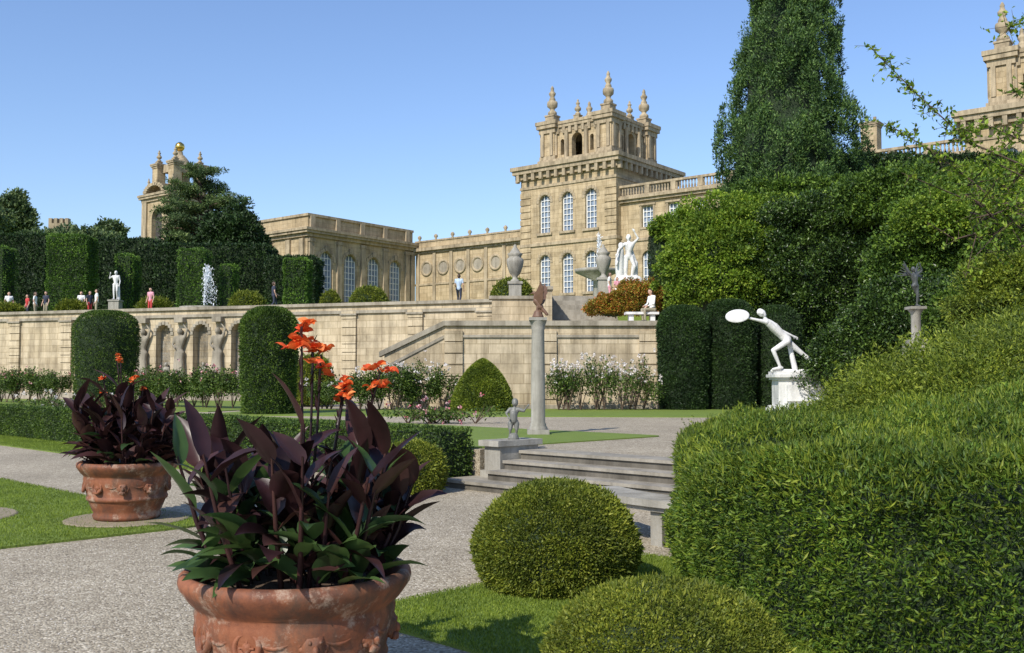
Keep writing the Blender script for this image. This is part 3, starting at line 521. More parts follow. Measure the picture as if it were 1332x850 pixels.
def roses(name,x0,x1,y,z,h,n,bloom,nb=40,dens=420,leggy=False,dy=.8):
    b=B(); 
    for i in range(n):
        x=x0+(x1-x0)*(i+.5)/n+rng.normal()*.15; yy=(y if np.ndim(y)==0 else y[0]+(y[1]-y[0])*(i+.5)/n)+rng.normal()*.3*dy; hh=h*rng.uniform(.75,1.15)
        for k in range(6):
            a=rng.uniform(0,6.28); tp=np.array([x+.45*math.cos(a),yy+.4*math.sin(a),z+hh*rng.uniform(.7,1)]); b.tube([(x,yy,z),((x+tp[0])/2+.05,(yy+tp[1])/2,z+hh*.5),tp],[.018,.012,.006],M_bark,5)
            e=sph(dens//6*(1 if leggy else 2)); P=tp-np.array([0,0,.25*hh])+e*np.array([.3,.3,.28*hh])*rng.uniform(.3,1.1,(len(e),1)); b.leaves(P,e,.09,.055,M_rose,.6)
            for q in range(max(1,nb//(6*n))): 
                if rng.random()<.6:
                    pc=tp+rng.normal(size=3)*np.array([.25,.25,.15]); e=sph(9); b.leaves(pc+e*.02,e,.065,.065,bloom,1.)
    return b.obj(name)
def X(px,d): return (px-666)/F*d
roses('rose_bush',X(-10,50),X(95,48),(50,47),ZM,1.6,10,M_petr,60,700)
roses('rose_bush',X(165,42),X(310,38),(43,38),ZM,1.6,13,M_petr,60,700)
roses('rose_bush',X(395,36),X(470,35),(38,36),ZM,1.2,5,M_petw,30,600)
roses('rose_bush',X(470,36.5),X(585,36.5),36.5,ZM,1.65,8,M_petw,150,700)
roses('rose_bush',X(712,36.3),X(842,36.3),36.3,ZM,1.85,12,M_petw,290,560,leggy=True)
roses('rose_bush',X(530,26),X(620,25),25.5,ZM,.45,7,M_petr,14,150,True)
roses('rose_bush',X(0,36),X(110,33),(38,34),ZM,.5,8,M_petw,30,150,True)

# ================================================================== TERRACE WALLS
def facade(b,u0,u1,bands,wall,ybk=.4,back=None,muntin=None,bars=(2,5),bm=None):
    for z0,z1,ops in bands:
        cur=u0
        for (uc,w,zs,zt,arch) in sorted(ops):
            l,r=uc-w/2,uc+w/2; b.add([(cur,0,z0),(l,0,z0),(l,0,z1),(cur,0,z1)],[(0,1,2,3)],wall)
            if zs>z0: b.add([(l,0,z0),(r,0,z0),(r,0,zs),(l,0,zs)],[(0,1,2,3)],wall)
            if arch: sp=zt-w/2; pts=[(uc-w/2*math.cos(a),sp+w/2*math.sin(a)) for a in np.linspace(0,np.pi,13)]
            else: sp=zt; pts=[(l,zt),(r,zt)]
            for (a0,c0),(a1,c1) in zip(pts[:-1],pts[1:]):
                b.add([(a0,0,c0),(a1,0,c1),(a1,0,z1),(a0,0,z1)],[(0,1,2,3)],wall); b.add([(a0,0,c0),(a1,0,c1),(a1,ybk,c1),(a0,ybk,c0)],[(3,2,1,0)],wall)
            for xx in (l,r): b.add([(xx,0,zs),(xx,0,sp),(xx,ybk,sp),(xx,ybk,zs)],[(0,1,2,3)],wall)
            b.add([(l,0,zs),(r,0,zs),(r,ybk,zs),(l,ybk,zs)],[(0,1,2,3)],wall)
            if back: 
                pp=[(l,ybk,zs),(r,ybk,zs)]+[(x,ybk,z) for x,z in reversed(pts)]; cc=(uc,ybk,(zs+sp)/2)
                b.add(pp+[cc],[(i,(i+1)%len(pp),len(pp)) for i in range(len(pp))],back)
            if muntin:
                nx,nz=bars; y0,y1=ybk-.14,ybk-.05
                for i in range(nx+1):
                    xx=l+w*i/nx; t=.07 if 0<i<nx else .11; xx=min(max(xx,l+.055),r-.055); hz=sp+(math.sqrt(max(0,(w/2)**2-(xx-uc)**2)) if arch else 0); b.box(xx-t/2,xx+t/2,y0,y1,zs,hz,muntin)
                for i in range(nz+1):
                    zz=zs+(zt-zs)*i/nz; hw=w/2
                    if arch and zz>sp: hw=math.sqrt(max(0,(w/2)**2-(zz-sp)**2))
                    if hw>.15: b.box(uc-hw,uc+hw,y0+.01,y1-.01,zz-.035,zz+.035,muntin)
            cur=r
        b.add([(cur,0,z0),(u1,0,z0),(u1,0,z1),(cur,0,z1)],[(0,1,2,3)],wall)
o=empty('terrace_retaining_wall',(WA0[0],WA0[1],0),wang)
LW=35.2; b=B(); nich=[(u,1.05,ZM+.35,4.95,True) for u in (12.3,14.9,17.5)]
facade(b,-60,LW,[(ZM-.1,5.35,nich)],M_wall,.5,M_grey); b.box(-60,LW,.5,.9,ZM-.1,5.35,M_wall); b.box(-60,LW+.1,-.12,1.0,5.35,5.52,M_cope); b.box(-60,LW+.05,-.02,.9,5.52,5.78,M_wall); b.box(-60,LW+.15,-.16,1.05,5.78,5.95,M_cope)
b.box(-60,LW,-.1,.0-.003,ZM-.1,ZM+.35,M_cope); b.box(LW,LW+.01,0,.9,ZM,5.35,M_wall)
for u in (-20,-10,-2,1.2,5.2,9.6,20.6,24.6,28.6,32.6):
    for k in range(10): b.box(u-.45,u+.45,-.14,-.004,ZM+.37+k*.46,ZM+.37+k*.46+.42,M_wall)
    b.box(u-.5,u+.5,-.22,-.005,5.25,5.34,M_cope)
for u in (11.0,13.6,16.2,18.8):
    b.box(u-.28,u+.28,-.35,-.005,ZM+.36,ZM+1.1,M_wall); b.box(u-.3,u+.3,-.38,-.006,5.05,5.33,M_cope)
for u in (12.3,14.9,17.5):
    for a in np.linspace(0,180,9): 
        ca,sa=math.cos(R(a)),math.sin(R(a)); b.box(u+.62*ca-.1,u+.62*ca+.1,-.05,-.002,4.425+.62*sa-.1,4.425+.62*sa+.1,M_cope)
b.obj('masonry',o)
cj=dict(shL=(.2,0,1.45),elL=(.3,-.02,1.7),haL=(.16,0,1.85),elR=(-.28,0,1.2),haR=(-.1,-.15,1.1))
cary=human(cj,robe=True); 
c0=capsmesh([(a,b_,c,d,0) for a,b_,c,d,_ in cary],'caryatid',.03,[M_cope],parent=o,M=MT((11.0,-.2,ZM+1.1),0,1.75))
for k,u in enumerate((13.6,16.2,18.8)):
    c1=bpy.data.objects.new('caryatid',c0.data); COL.objects.link(c1); c1.parent=o; c1.location=(u-11.0,0,0)
nf=capsmesh([(a,b_,c,d,0) for a,b_,c,d,_ in human({},robe=True)],'niche_figure',.03,[M_grey],parent=o,M=MT((12.3,.3,ZM+.4),0,1.0))
for u in (14.9,17.5):
    c1=bpy.data.objects.new('niche_figure',nf.data); COL.objects.link(c1); c1.parent=o; c1.location=(u-12.3,0,0)
o=empty('stair_wall',(0,38,0)); b=B(); xa,xb,xc=X(500,38),X(578,38),X(857,38); ht=at(700,424,38)[2]; hs=at(500,462,38)[2]
b.add([(xa,0,.4),(xb,0,.4),(xb,0,ht),(xa,0,hs),(xa,.4,.4),(xb,.4,.4),(xb,.4,ht),(xa,.4,hs)],[(0,1,2,3),(3,2,6,7),(4,7,6,5),(0,3,7,4)],M_wall)
b.add([(xa-.2,-.1,hs-.08),(xb,-.1,ht-.0),(xb,-.1,ht+.2),(xa-.2,-.1,hs+.12),(xa-.2,.5,hs-.08),(xb,.5,ht),(xb,.5,ht+.2),(xa-.2,.5,hs+.12)],[(0,1,2,3),(3,2,6,7),(0,3,7,4),(4,7,6,5),(0,4,5,1)],M_cope)
b.add([(xa-.0,-.05,hs-.55),(xb,-.05,ht-.47),(xb,-.05,ht-.35),(xa,-.05,hs-.43),(xa,-.001,hs-.55),(xb,-.001,ht-.47),(xb,-.001,ht-.35),(xa,-.001,hs-.43)],[(0,1,2,3),(3,2,6,7),(0,4,5,1)],M_cope)
b.box(xb,xc,0,.5,.4,ht,M_wall); b.box(xb+.001,xc+.12,-.12,.62,ht,ht+.19,M_cope); b.box(xb+.7,xc-.7,-.07,-.002,ht-.45,ht-.35,M_cope)
for x0 in (xb,xc-.75,X(700,38)):
    for k in range(7): b.box(x0,x0+.7,-.1,-.003,.5+k*.44,.5+k*.44+.4,M_wall)
b.box(xb,xc,-.14,-.101,.4,.72,M_cope); b.box(xc-.001,xc+.4,.1,4,.4,ht-.02,M_wall)
b.obj('masonry',o)
b=B(); b.box(1.0,3.4,51.2,51.8,3.5,5.85,M_wall); b.box(.9,3.5,51.1,51.9,5.85,6.0,M_cope)
for k in range(8): b.box(1.8,4.9,45+k*.4,49+.002*k,3.7+k*.25-.01,3.7+(k+1)*.25,M_step)
b.box(1.3,1.79,44.4,49,3.6,5.7,M_wall); b.box(1.25,1.84,44.3,49.1,5.7,5.85,M_cope); b.obj('terrace_stairs')
b=B(); b.box(X(640,50),X(697,50),49.6,50.2,3.5,at(668,390,50)[2],M_wall); b.box(X(636,50),X(700,50),49.5,50.3,at(668,390,50)[2],at(668,386,50)[2],M_cope); b.obj('parapet_wall')
def urn(name,px,ytop,ybot,d,s=1.):
    p0=at(px,ybot,d); H=at(px,ytop,d)[2]-p0[2]; b=B(); w=H*.12
    b.box(p0[0]-w,p0[0]+w,d-w,d+w,p0[2]-.6,p0[2]+H*.22,M_grey); b.box(p0[0]-w*1.2,p0[0]+w*1.2,d-w*1.2,d+w*1.2,p0[2]+H*.22,p0[2]+H*.27,M_grey)
    b.lathe((p0[0],d,p0[2]+H*.27),[(H*a*.95,H*z) for a,z in ((.09,0),(.09,.03),(.05,.06),(.05,.1),(.11,.16),(.16,.3),(.175,.38),(.17,.44),(.12,.47),(.13,.5),(.16,.54),(.1,.57),(.09,.6),(.05,.65),(.03,.69),(.035,.71),(.005,.73))],M_grey,24); b.obj(name)
urn('stone_urn',670,318,385,51.0); urn('stone_urn',785,318,378,55); urn('stone_urn',809,338,378,62)
sp=at(836,413,42.); b=B(); b.box(sp[0]-.75,sp[0]+.65,41.7,42.3,4.42,4.52,M_marble); b.box(sp[0]-.6,sp[0]-.4,41.8,42.2,3.7,4.42,M_marble); b.box(sp[0]+.3,sp[0]+.5,41.8,42.2,3.7,4.42,M_marble); b.obj('marble_bench')
sj=dict(pelvis=(0,0,.55),waist=(0,-.02,.68),chest=(0,-.05,.92),neck=(0,-.06,1.08),head=(0,-.1,1.22),shL=(.18,-.04,1.03),elL=(.24,-.1,.76),haL=(.14,-.32,.66),shR=(-.18,-.04,1.03),elR=(-.24,-.1,.76),haR=(-.12,-.32,.68),hiL=(.09,0,.52),knL=(.1,-.44,.52),anL=(.1,-.42,.09),toL=(.11,-.6,.04),hiR=(-.09,0,.52),knR=(-.1,-.44,.52),anR=(-.1,-.40,.09),toR=(-.11,-.58,.04))
capsmesh(human(sj,fem=True,long_sleeve=True),'seated_woman',.016,[M_skin,M_hair,C_wht,C_kh,C_shoe],M=MT((at(849,400,41.9)[0],41.9,4.07),R(-65),1.05))
wk=dict(knL=(.1,-.2,.52),anL=(.1,-.22,.1),toL=(.11,-.4,.06),knR=(-.1,.0,.5),anR=(-.1,.28,.14),toR=(-.11,.12,.04),haL=(.2,-.3,1.0),elL=(.24,-.05,1.15))
person('walking_man',597,56,ZT,C_blue,C_nvy,R(170),1.02,wk)
person('standing_man',12,68,ZT+.0,C_wht,C_kh,R(30),1.05); person('standing_woman',36,69,ZT+.0,C_red,C_nvy,R(-40),1.,{},True); person('standing_man',46,68,ZT,C_wht,C_kh,R(100),1.05); person('standing_woman',106,67,ZT,C_wht,C_nvy,R(10),1.02,wk,True)
person('standing_man',126,65,ZT,C_wht,C_kh,R(-60),1.); person('standing_woman',196,64,ZT,C_pink,C_red,R(-20),1.,{},True); person('standing_man',356,60,ZT,C_nvy,C_nvy,R(120),1.,wk)
person('standing_child',803,54,5.85,C_pink,C_wht,R(20),.8,{},True); person('standing_woman',793,54,5.85,C_wht,C_pink,R(80),.95,{},True)
person('standing_woman',117,66,ZT,C_nvy,C_red,R(60),.98,{},True); person('standing_man',60,67,ZT,C_nvy,C_kh,R(-20),1.02)
def tstat(name,px,ytop,yb,d,J,extra=[],ped=.9,mat=M_marble,rz=0,pw=.45):
    pb=at(px,yb,d); H=at(px,ytop,d)[2]-pb[2]; o=empty(name,tuple(pb)); b=B(); b.box(-pw,pw,-pw,pw,-1.5,ped*.8,M_grey); b.box(-pw*1.15,pw*1.15,-pw*1.15,pw*1.15,ped*.8,ped,M_grey); b.obj('pedestal',o)
    statue('figure',MT((0,0,ped),rz,(H-ped)/1.74),mat,J,extra=extra,voxel=.02,parent=o)
tstat('marble_statue',150,353,400,68,dict(elR=(-.38,0,1.3),haR=(-.3,-.1,1.55),knL=(.12,-.12,.52)),[((.15,.1,0),(.15,.08,.8),.1,.07,0)],.5,pw=.35)
tstat('marble_statue_group',818,306,378,60,dict(elL=(.35,-.05,1.6),haL=(.2,-.1,1.85),chest=(.06,0,1.32),shR=(-.14,-.05,1.40),elR=(-.35,-.2,1.2),haR=(-.45,-.3,1.0),knL=(.2,-.15,.55)),
   [((-.32,.05,.0),(-.34,.0,.75),.14,.17,0),((-.34,0,.75),(-.30,-.05,1.15),.17,.13,0),((-.29,-.08,1.3),(-.29,-.08,1.36),.1,.1,0),((-.36,-.1,1.0),(-.48,-.25,.6),.06,.04,0),((.2,.1,0),(.24,.1,.7),.15,.12,0),((.24,.1,.7),(.12,.1,1.2),.1,.05,0),((-.35,0,.05),(.3,0,.05),.2,.2,0)],.5,pw=.7)
def jet(name,px,yt,yb,d,n=1600,sp=.5):
    b=B(); p0=at(px,yb,d); H=at(px,yt,d)[2]-p0[2]; t=rng.random(n)**.8; a=rng.uniform(0,6.28,n); z=H*4*t*(1-t)*rng.uniform(.6,1,n); r=sp*t**1.5*H*.30*rng.uniform(.2,1,n)
    P=np.stack([p0[0]+r*np.cos(a)+.14*t*H,d+r*np.sin(a),p0[2]+z],1); b.leaves(P,np.tile([0,0,1.],(n,1)),.16,.04,M_water,1.)
    b.lathe((p0[0],d,p0[2]-2.5),[(.3,0),(.25,1.6),(1.6,2.2),(1.7,2.45),(1.5,2.46),(1.0,2.3)],M_grey,28); b.obj(name)
jet('water_fountain',265,345,399,72,1100,.8); jet('water_fountain',776,303,350,75,450,.3)
def yblock(name,x0,x1,yt,yb,d,dep,mat,n,L=.22,W=.1):
    a=at(x0,yb,d);c=at(x1,yt,d); boxhedge(name,a[0],c[0],d,d+dep,ZT-.5,c[2],mat,n,L,W,None,.10)
for (x0,x1,yt,d,n) in ((59,112,306,76,26000),(230,264,324,78,14000),(-14,5,320,78,6000),(285,301,343,80,5000),(148,171,331,80,8000),(368,398,336,72,12000)):
    yblock('clipped_yew_block',x0,x1,yt,400,d,2.2,M_yewt,n,.14,.07)
yblock('yew_hedge',-60,60,305,400,90,6,M_yew,30000,.26,.12); yblock('yew_hedge',58,200,311,400,92,6,M_yew,34000,.26,.12); yblock('yew_hedge',200,345,318,400,88,5,M_yew,32000,.26,.12)
yblock('yew_hedge',345,408,334,400,84,4,M_yew,18000,.22,.1)
for px,w,yt,d in ((202,44,387,66),(322,46,379,66),(480,50,373,66),(94,38,391,66),(666,56,362,62),(10,40,395,66),(430,30,378,80)):
    x,_,z=at(px,yt,d); h=z-ZT; dome('box_ball',(x,d,ZT),w/2*d/F,h,M_box,9000,.11,.07)

# ================================================================== TREES & SHRUBS (right bank)
def limbs(b,base,top,r0,n=8,spread=2.,mat=M_bark):
    base=np.array(base,float);top=np.array(top,float); b.tube([base,base+(top-base)*.4+np.array([.1,0,0]),base+(top-base)*.75,top],[r0,r0*.75,r0*.45,r0*.12],mat,8)
    for k in range(n):
        t=.25+.65*k/n; a=k*2.4; p=base+(top-base)*t; q=p+np.array([math.cos(a)*spread*(1.1-t),math.sin(a)*spread*(1.1-t),spread*.35]); b.tube([p,(p+q)/2+np.array([0,0,.15]),q],[r0*.3,r0*.2,r0*.06],mat,6)
b=B(); d=48.; tb=at(1022,285,d); tt=at(1030,-55,d); H=tt[2]-tb[2]
kz=[0,.08,.2,.32,.42,.52,.65,.78,.88,.95,1.]; kr=[1.9,2.8,3.2,2.95,2.4,2.3,2.15,1.85,1.5,1.0,.15]
limbs(b,tb-np.array([0,0,3]),tt-np.array([0,0,.6]),.45,14,2.6)
for i in range(1150):
    t=rng.random()**1.1; a=rng.uniform(0,6.28); r=np.interp(t,kz,kr)*(1+.11*math.sin(3*a+11*t)+.08*math.sin(7*a-19*t)+.05*math.sin(31*t))*rng.uniform(.82,1.10)
    cc=np.array([tb[0]+(tt[0]-tb[0])*t+r*math.cos(a),d+r*math.sin(a),tb[2]+t*H]); e=sph(190); k=rng.uniform(.18,.55)
    e=e[(e@nrm(np.array([math.cos(a),math.sin(a),.3])))>-.3]; P=cc+e*np.array([k*.7,k*.7,k*1.3])*rng.uniform(.5,1.15,(len(e),1)); b.leaves(P,e,.15,.055,M_con,.7,.7)
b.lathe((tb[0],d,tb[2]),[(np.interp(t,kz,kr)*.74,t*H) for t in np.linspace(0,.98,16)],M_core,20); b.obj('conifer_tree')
ycol('clipped_yew_column',866,430,3.7,44,288,d=44.5,n=20000)
bush('creeper_shrub',935,350,42,150,170,M_bright,190,280,.32,.12,.075,.5)
bush('creeper_shrub',905,300,44,110,50,M_bright,90,240,.28,.12,.075,.5); bush('creeper_shrub',985,290,43,120,70,M_bright,90,260,.32,.12,.075,.5)
bush('autumn_shrub',832,392,44,80,52,M_aut,80,200,.24,.08,.06,.6); bush('autumn_shrub',793,400,44,60,34,M_aut,50,180,.2,.08,.06,.6)
bush('autumn_shrub',880,378,45.,50,50,M_bright,50,220,.24,.10,.07)
bush('holly_shrub',1085,355,42,230,210,M_holly,300,400,.42,.12,.065,.55); bush('holly_shrub',1015,440,43,170,150,M_holly,130,300,.42,.12,.065,.5)
bush('laurel_shrub',1040,275,46,180,80,M_lau,130,300,.42,.15,.085)
bush('laurel_shrub',1262,345,32,240,210,M_lau,260,400,.34,.11,.065,.55); bush('laurel_shrub',1175,268,40,170,100,M_lau,150,300,.40,.13,.075); bush('laurel_shrub',1310,270,34,160,120,M_bright,130,320,.36,.11,.065); bush('creeper_shrub',1240,290,31,130,80,M_bright,110,320,.3,.10,.06,.6)
bush('laurel_shrub',1110,290,44,140,110,M_lau,100,280,.42,.14,.08)
bush('holly_shrub',1190,430,30,180,130,M_holly,140,380,.34,.10,.055,.5); bush('laurel_shrub',1325,400,20,150,150,M_jun,130,380,.22,.065,.032)
bush('holly_shrub',1115,470,33,120,110,M_holly,90,300,.32,.09,.05)
bush('laurel_shrub',1262,420,24,100,100,M_lau,90,320,.24,.08,.045); bush('holly_shrub',1060,500,38.5,170,90,M_holly,80,280,.32,.10,.055,.4)
p0=at(1078,300,50);p1=at(1400,200,50); o=boxhedge('yew_hedge',p0[0],p1[0],50,54,ZT,p1[2],M_yew,90000,.18,.07,None,.25)
b=B(); base=np.array([7.6,12.5,0.]); top=np.array([6.9,12.,5.6]); limbs(b,base,top,.10,6,1.0)
def spray(b,pts,n,L=.065,sp=.10):
    pts=np.array(pts,float); b.tube(pts,np.linspace(.016,.004,len(pts)),M_bark,5)
    for k in range(n):
        t=rng.random()**.7*(len(pts)-1); i=min(int(t),len(pts)-2); p=pts[i]+(pts[i+1]-pts[i])*(t-i); q=p+rng.normal(size=3)*sp*np.array([1,1,.9]); b.tube([p,q],[.004,.002],M_bark,4)
        m=6; P=p+(q-p)*rng.random((m,1))*1.1; b.leaves(P,rng.normal(size=(m,3)),L,L*.5,M_bright,.8)
def W(px,py,dd=12.): return at(px,py,dd)
spray(b,[W(1400,250),W(1330,215),W(1260,185),W(1190,120),W(1130,60)],100)
spray(b,[W(1400,330),W(1330,300),W(1270,240),W(1210,195),W(1150,160)],100)
spray(b,[W(1400,220),W(1345,190),W(1290,165),W(1230,175)],60)
spray(b,[W(1420,60),W(1370,40),W(1330,30),W(1308,35)],30); spray(b,[W(1420,240),W(1370,140),W(1335,110),W(1318,122)],25)
spray(b,[W(1420,360),W(1370,310),W(1320,250),W(1285,230)],70)
for k in range(26):
    c=W(rng.uniform(1260,1400),rng.uniform(235,330),rng.uniform(11.5,13)); spray(b,[c,c+rng.normal(size=3)*.25,c+rng.normal(size=3)*.4],12)
b.obj('young_tree')

b=B(); d=104.; tb=at(264,400,d); tt=at(258,216,d); b.tube([(tb[0],d,ZT),(tb[0]+.2,d,14.),tt],[.6,.45,.08],M_bark,8)
zt_=tt[2]
for k in range(74):
    h=rng.random()**.85; z=zt_-.4-h*10.5; a=rng.uniform(0,6.28); ln=(1.3+3.6*min(1,h*2.6)**.7)*rng.uniform(.65,1.12); x0=tb[0]+(tt[0]-tb[0])*max(0,(z-6)/(zt_-6))
    p=np.array([x0,d,z]); q=p+np.array([math.cos(a)*ln,math.sin(a)*ln,rng.uniform(.1,.9)]); b.tube([p,(p+q)/2+np.array([0,0,.2]),q],[.13,.08,.02],M_bark,5)
    for j in range(9):
        t=.35+.65*(j+rng.random()*.5)/9; c=p+(q-p)*t+np.array([rng.normal()*.35*(1.2-t*.5),rng.normal()*.35,.15+rng.normal()*.12]); e=sph(70); kk=rng.uniform(.35,.75)
        b.leaves(c+e*np.array([kk,kk,kk*.35])*rng.uniform(.4,1.1,(len(e),1)),e,.30,.09,M_ced,.6,.35)
b.obj('cedar_tree')
bush('holm_oak_tree',302,334,98,88,124,M_yew,150,260,.8,.34,.16,.8); bush('holm_oak_tree',245,340,106,80,70,M_yew,70,220,.9,.36,.17,.8)
bush('distant_tree',14,290,150,56,66,M_dist,80,200,1.1,.5,.28); bush('distant_tree',142,302,150,38,22,M_dist,30,140,.7,.5,.3); bush('distant_tree',100,316,140,120,30,M_dist,50,140,1.0,.5,.3); bush('distant_tree',-60,285,140,120,60,M_dist,50,160,1.4,.5,.3)
bush('distant_tree',1130,264,75,110,80,M_con,80,220,.7,.3,.15)

# ================================================================== PALACE
ANG=R(-38.3); O=(11.6,110.,0.)
def pinnacle(b,x,y,z,H,w=1.):
    b.box(x-w*.62,x+w*.62,y-w*.62,y+w*.62,z,z+H*.16,M_trim); b.box(x-w*.7,x+w*.7,y-w*.7,y+w*.7,z+H*.16,z+H*.2,M_trim)
    k=H; b.lathe((x,y,z+H*.2),[(.42*w,0),(.55*w,k*.03),(.56*w,k*.08),(.45*w,k*.11),(.28*w,k*.14),(.3*w,k*.18),(.62*w,k*.24),(.66*w,k*.32),(.6*w,k*.37),(.35*w,k*.4),(.4*w,k*.42),(.34*w,k*.46),(.24*w,k*.5),(.4*w,k*.56),(.42*w,k*.60),(.25*w,k*.64),(.18*w,k*.70),(.22*w,k*.72),(.1*w,k*.78),(.02,k*.8)],M_trim,14)
def corn(b,x0,x1,y0,y1,z,h,ov,m=None,dent=0):
    m=m or M_trim; b.box(x0-ov*.35,x1+ov*.35,y0-ov*.35,y1+ov*.35,z,z+h*.4,m); b.box(x0-ov*.8,x1+ov*.8,y0-ov*.8,y1+ov*.8,z+h*.4,z+h*.7,m); b.box(x0-ov,x1+ov,y0-ov,y1+ov,z+h*.7,z+h,m)
    if dent:
        n=int((x1-x0)/dent)
        for i in range(n+1):
            x=x0+(x1-x0)*i/n; b.box(x-.2,x+.2,y0-ov*.75,y0-ov*.351,z-.25,z+h*.395,m); 
        n=int((y1-y0)/dent)
        for i in range(n+1):
            y=y0+(y1-y0)*i/n; b.box(x1+ov*.351,x1+ov*.75,y-.2,y+.2,z-.25,z+h*.395,m); b.box(x0-ov*.75,x0-ov*.351,y-.2,y+.2,z-.25,z+h*.395,m)
def tower(par,x0,dz=0.):
    S=13.4; b=B(); base=Matrix.Translation((x0,0,dz)); b.M=base
    us=(3.5,6.75,10.0)
    bands=[(5.5,11.0,[(u,1.5,7,9.6,False) for u in us]),(11.0,17.6,[(u,1.55,11.7,16.3,True) for u in us]),(17.6,25.5,[(u,1.55,18.9,23.4,True) for u in us])]
    facade(b,.001,S-.001,bands,M_pal,.45,M_glass,M_white,(3,7)); b.box(.002,S-.002,.46,S-.002,5.5,25.5,M_pal); b.box(.0,.001,0,.46,5.5,25.5,M_pal); b.box(S-.001,S,0,S,5.5,25.5,M_pal)
    for z in (10.8,17.4): b.box(-.15,S+.15,-.18,S+.15,z,z+.35,M_trim)
    b.box(-.1,S+.1,-.12,S+.1,24.3,24.6,M_trim)
    for xx in (-.06,S-1.5): 
        for k in range(16): b.box(xx,xx+1.56,-.10,-.003,11.2+k*.8+(.05 if k>7 else 0),11.2+k*.8+.7,M_pal)
    for u in us:
        for (zt,zs) in ((16.3,11.7),(23.4,18.9)):
            for a in np.linspace(0,180,9): ca,sa=math.cos(R(a)),math.sin(R(a)); b.box(u+1.0*ca-.18,u+1.0*ca+.18,-.06,-.002,zt-.78+1.0*sa-.18,zt-.78+1.0*sa+.18,M_trim)
            b.box(u-1.1,u+1.1,-.2,-.004,zs-.3,zs-.02,M_trim)
    corn(b,0,S,0,S,25.5,1.5,.95,dent=1.1)
    a0=1.7; a1=S-1.7; b.box(a0-.3,a1+.3,a0-.3,a1+.3,27.0,27.9,M_trim)
    for side in range(4):
        b.M=base@Matrix.Translation((S/2,S/2,0))@Matrix.Rotation(side*math.pi/2,4,'Z')@Matrix.Translation((-5,-4.6,0))
        facade(b,.5,9.5,[(27.9,31.2,[(5,1.5,27.9,30.8,True),(2.9,.5,28.4,30.3,True),(7.1,.5,28.4,30.3,True)])],M_pal,.8)
        for xx in (3.6,6.4): b.lathe((xx,-.2,27.9),[(.3,0),(.26,.2),(.24,3.0),(.32,3.3)],M_trim,12)
    b.M=base; b.box(a0+1.6,a0+2.4,a0+1.6,a0+2.4,27.9,31.2,M_dark)
    for (x,y) in ((a0,a0),(a1-2,a0),(a0,a1-2),(a1-2,a1-2)):
        b.box(x,x+2,y,y+2,27.9,31.15,M_pal); b.box(x-.12,x+2.12,y-.12,y+2.12,27.9,28.4,M_trim)
        for (dx,dy) in ((.15,-.22),(1.45,-.22),(2.003,.15),(2.003,1.45),(-.22,.15),(-.22,1.45)): b.box(x+dx,x+dx+(.4 if dy<0 else .217),y+dy,y+dy+(.217 if dy<0 else .4),28.41,31.14,M_trim)
        corn(b,x,x+2,y,y+2,31.15,1.45,.5)
    corn(b,a0+.5,a1-.5,a0+.5,a1-.5,31.2,1.2,.45,dent=.9)
    for (x,y,h) in ((a0+1,a0+1,4.6),(a1-1,a0+1,4.9),(a0+1,a1-1,4.5),(a1-1,a1-1,4.6)): pinnacle(b,x,y,32.6,h,1.0)
    for (x,y) in ((S/2,a0+.6),(a1-.6,S/2)): pinnacle(b,x,y,32.4,2.4,.6)
    b.obj('tower_masonry',par)
pal=empty('palace_building',O,ANG)
tower(pal,-13.4); tower(pal,36.5,-1.6)
b=B(); b.M=Matrix.Translation((0,1,0)); us=[3.4+3.3*k for k in range(10)]
facade(b,.01,36.45,[(5.5,11,[(u,1.4,7,9.8,False) for u in us]),(11,17.2,[(u,1.4,12.2,15.9,True) for u in us]),(17.2,21.4,[(u,1.4,18.5,20.8,False) for u in us])],M_pal,.4,M_glass,M_white,(3,4))
b.box(.01,36.45,.41,11,5.5,21.4,M_pal); b.box(.01,36.45,-.15,-.003,17.0,17.3,M_trim); b.box(.01,36.45,-.35,11,21.4,21.7,M_trim); b.box(.01,36.45,-.6,11,21.7,22.0,M_trim)
for u in us:
    b.box(u-.95,u+.95,-.1,-.002,18.25,18.45,M_trim); b.box(u-.95,u-.72,-.07,-.002,18.45,20.9,M_trim); b.box(u+.72,u+.95,-.07,-.002,18.45,20.9,M_trim); b.box(u-1.05,u+1.05,-.14,-.002,20.9,21.1,M_trim)
b.box(.01,36.45,-.3,.1,22.0,22.2,M_trim); b.box(.01,36.45,-.35,.15,23.1,23.35,M_trim)
x=.3
while x<36.3:
    if int(x/3.3)!=int((x-.36)/3.3): b.box(x-.3,x+.3,-.33,.12,22.2,23.1,M_trim)
    else: b.lathe((x,-.1,22.2),[(.08,0),(.14,.2),(.06,.5),(.1,.75),(.1,.9)],M_trim,6)
    x+=.36
b.box(.02,36.4,3,9,22.001,22.9,M_roof); 
for xx in (12,25.2): b.box(xx,xx+1.6,5,6.4,22.0,27.0,M_pal); corn(b,xx,xx+1.6,5,6.4,27.0,.5,.2); [b.lathe((xx+.4+.8*k,5.7,27.5),[(.2,0),(.16,.6)],M_trim,8) for k in range(2)]
b.obj('east_wing',pal)
b=B(); b.M=Matrix.Translation((0,1.2,0)); 
facade(b,-31.9,-13.45,[(5.5,18.2,[])],M_pal); b.box(-31.9,-13.45,.1,6,5.5,18.2,M_pal)
b.box(-31.9,-13.45,-.12,-.003,14.0,14.25,M_trim); b.box(-31.9,-13.45,-.2,6,18.2,18.5,M_trim); b.box(-31.9,-13.45,-.55,6,18.5,18.9,M_trim); b.box(-31.9,-13.45,-.1,5,18.9,19.7,M_pal); b.box(-31.9,-13.45,-.2,5.1,19.7,19.9,M_trim)
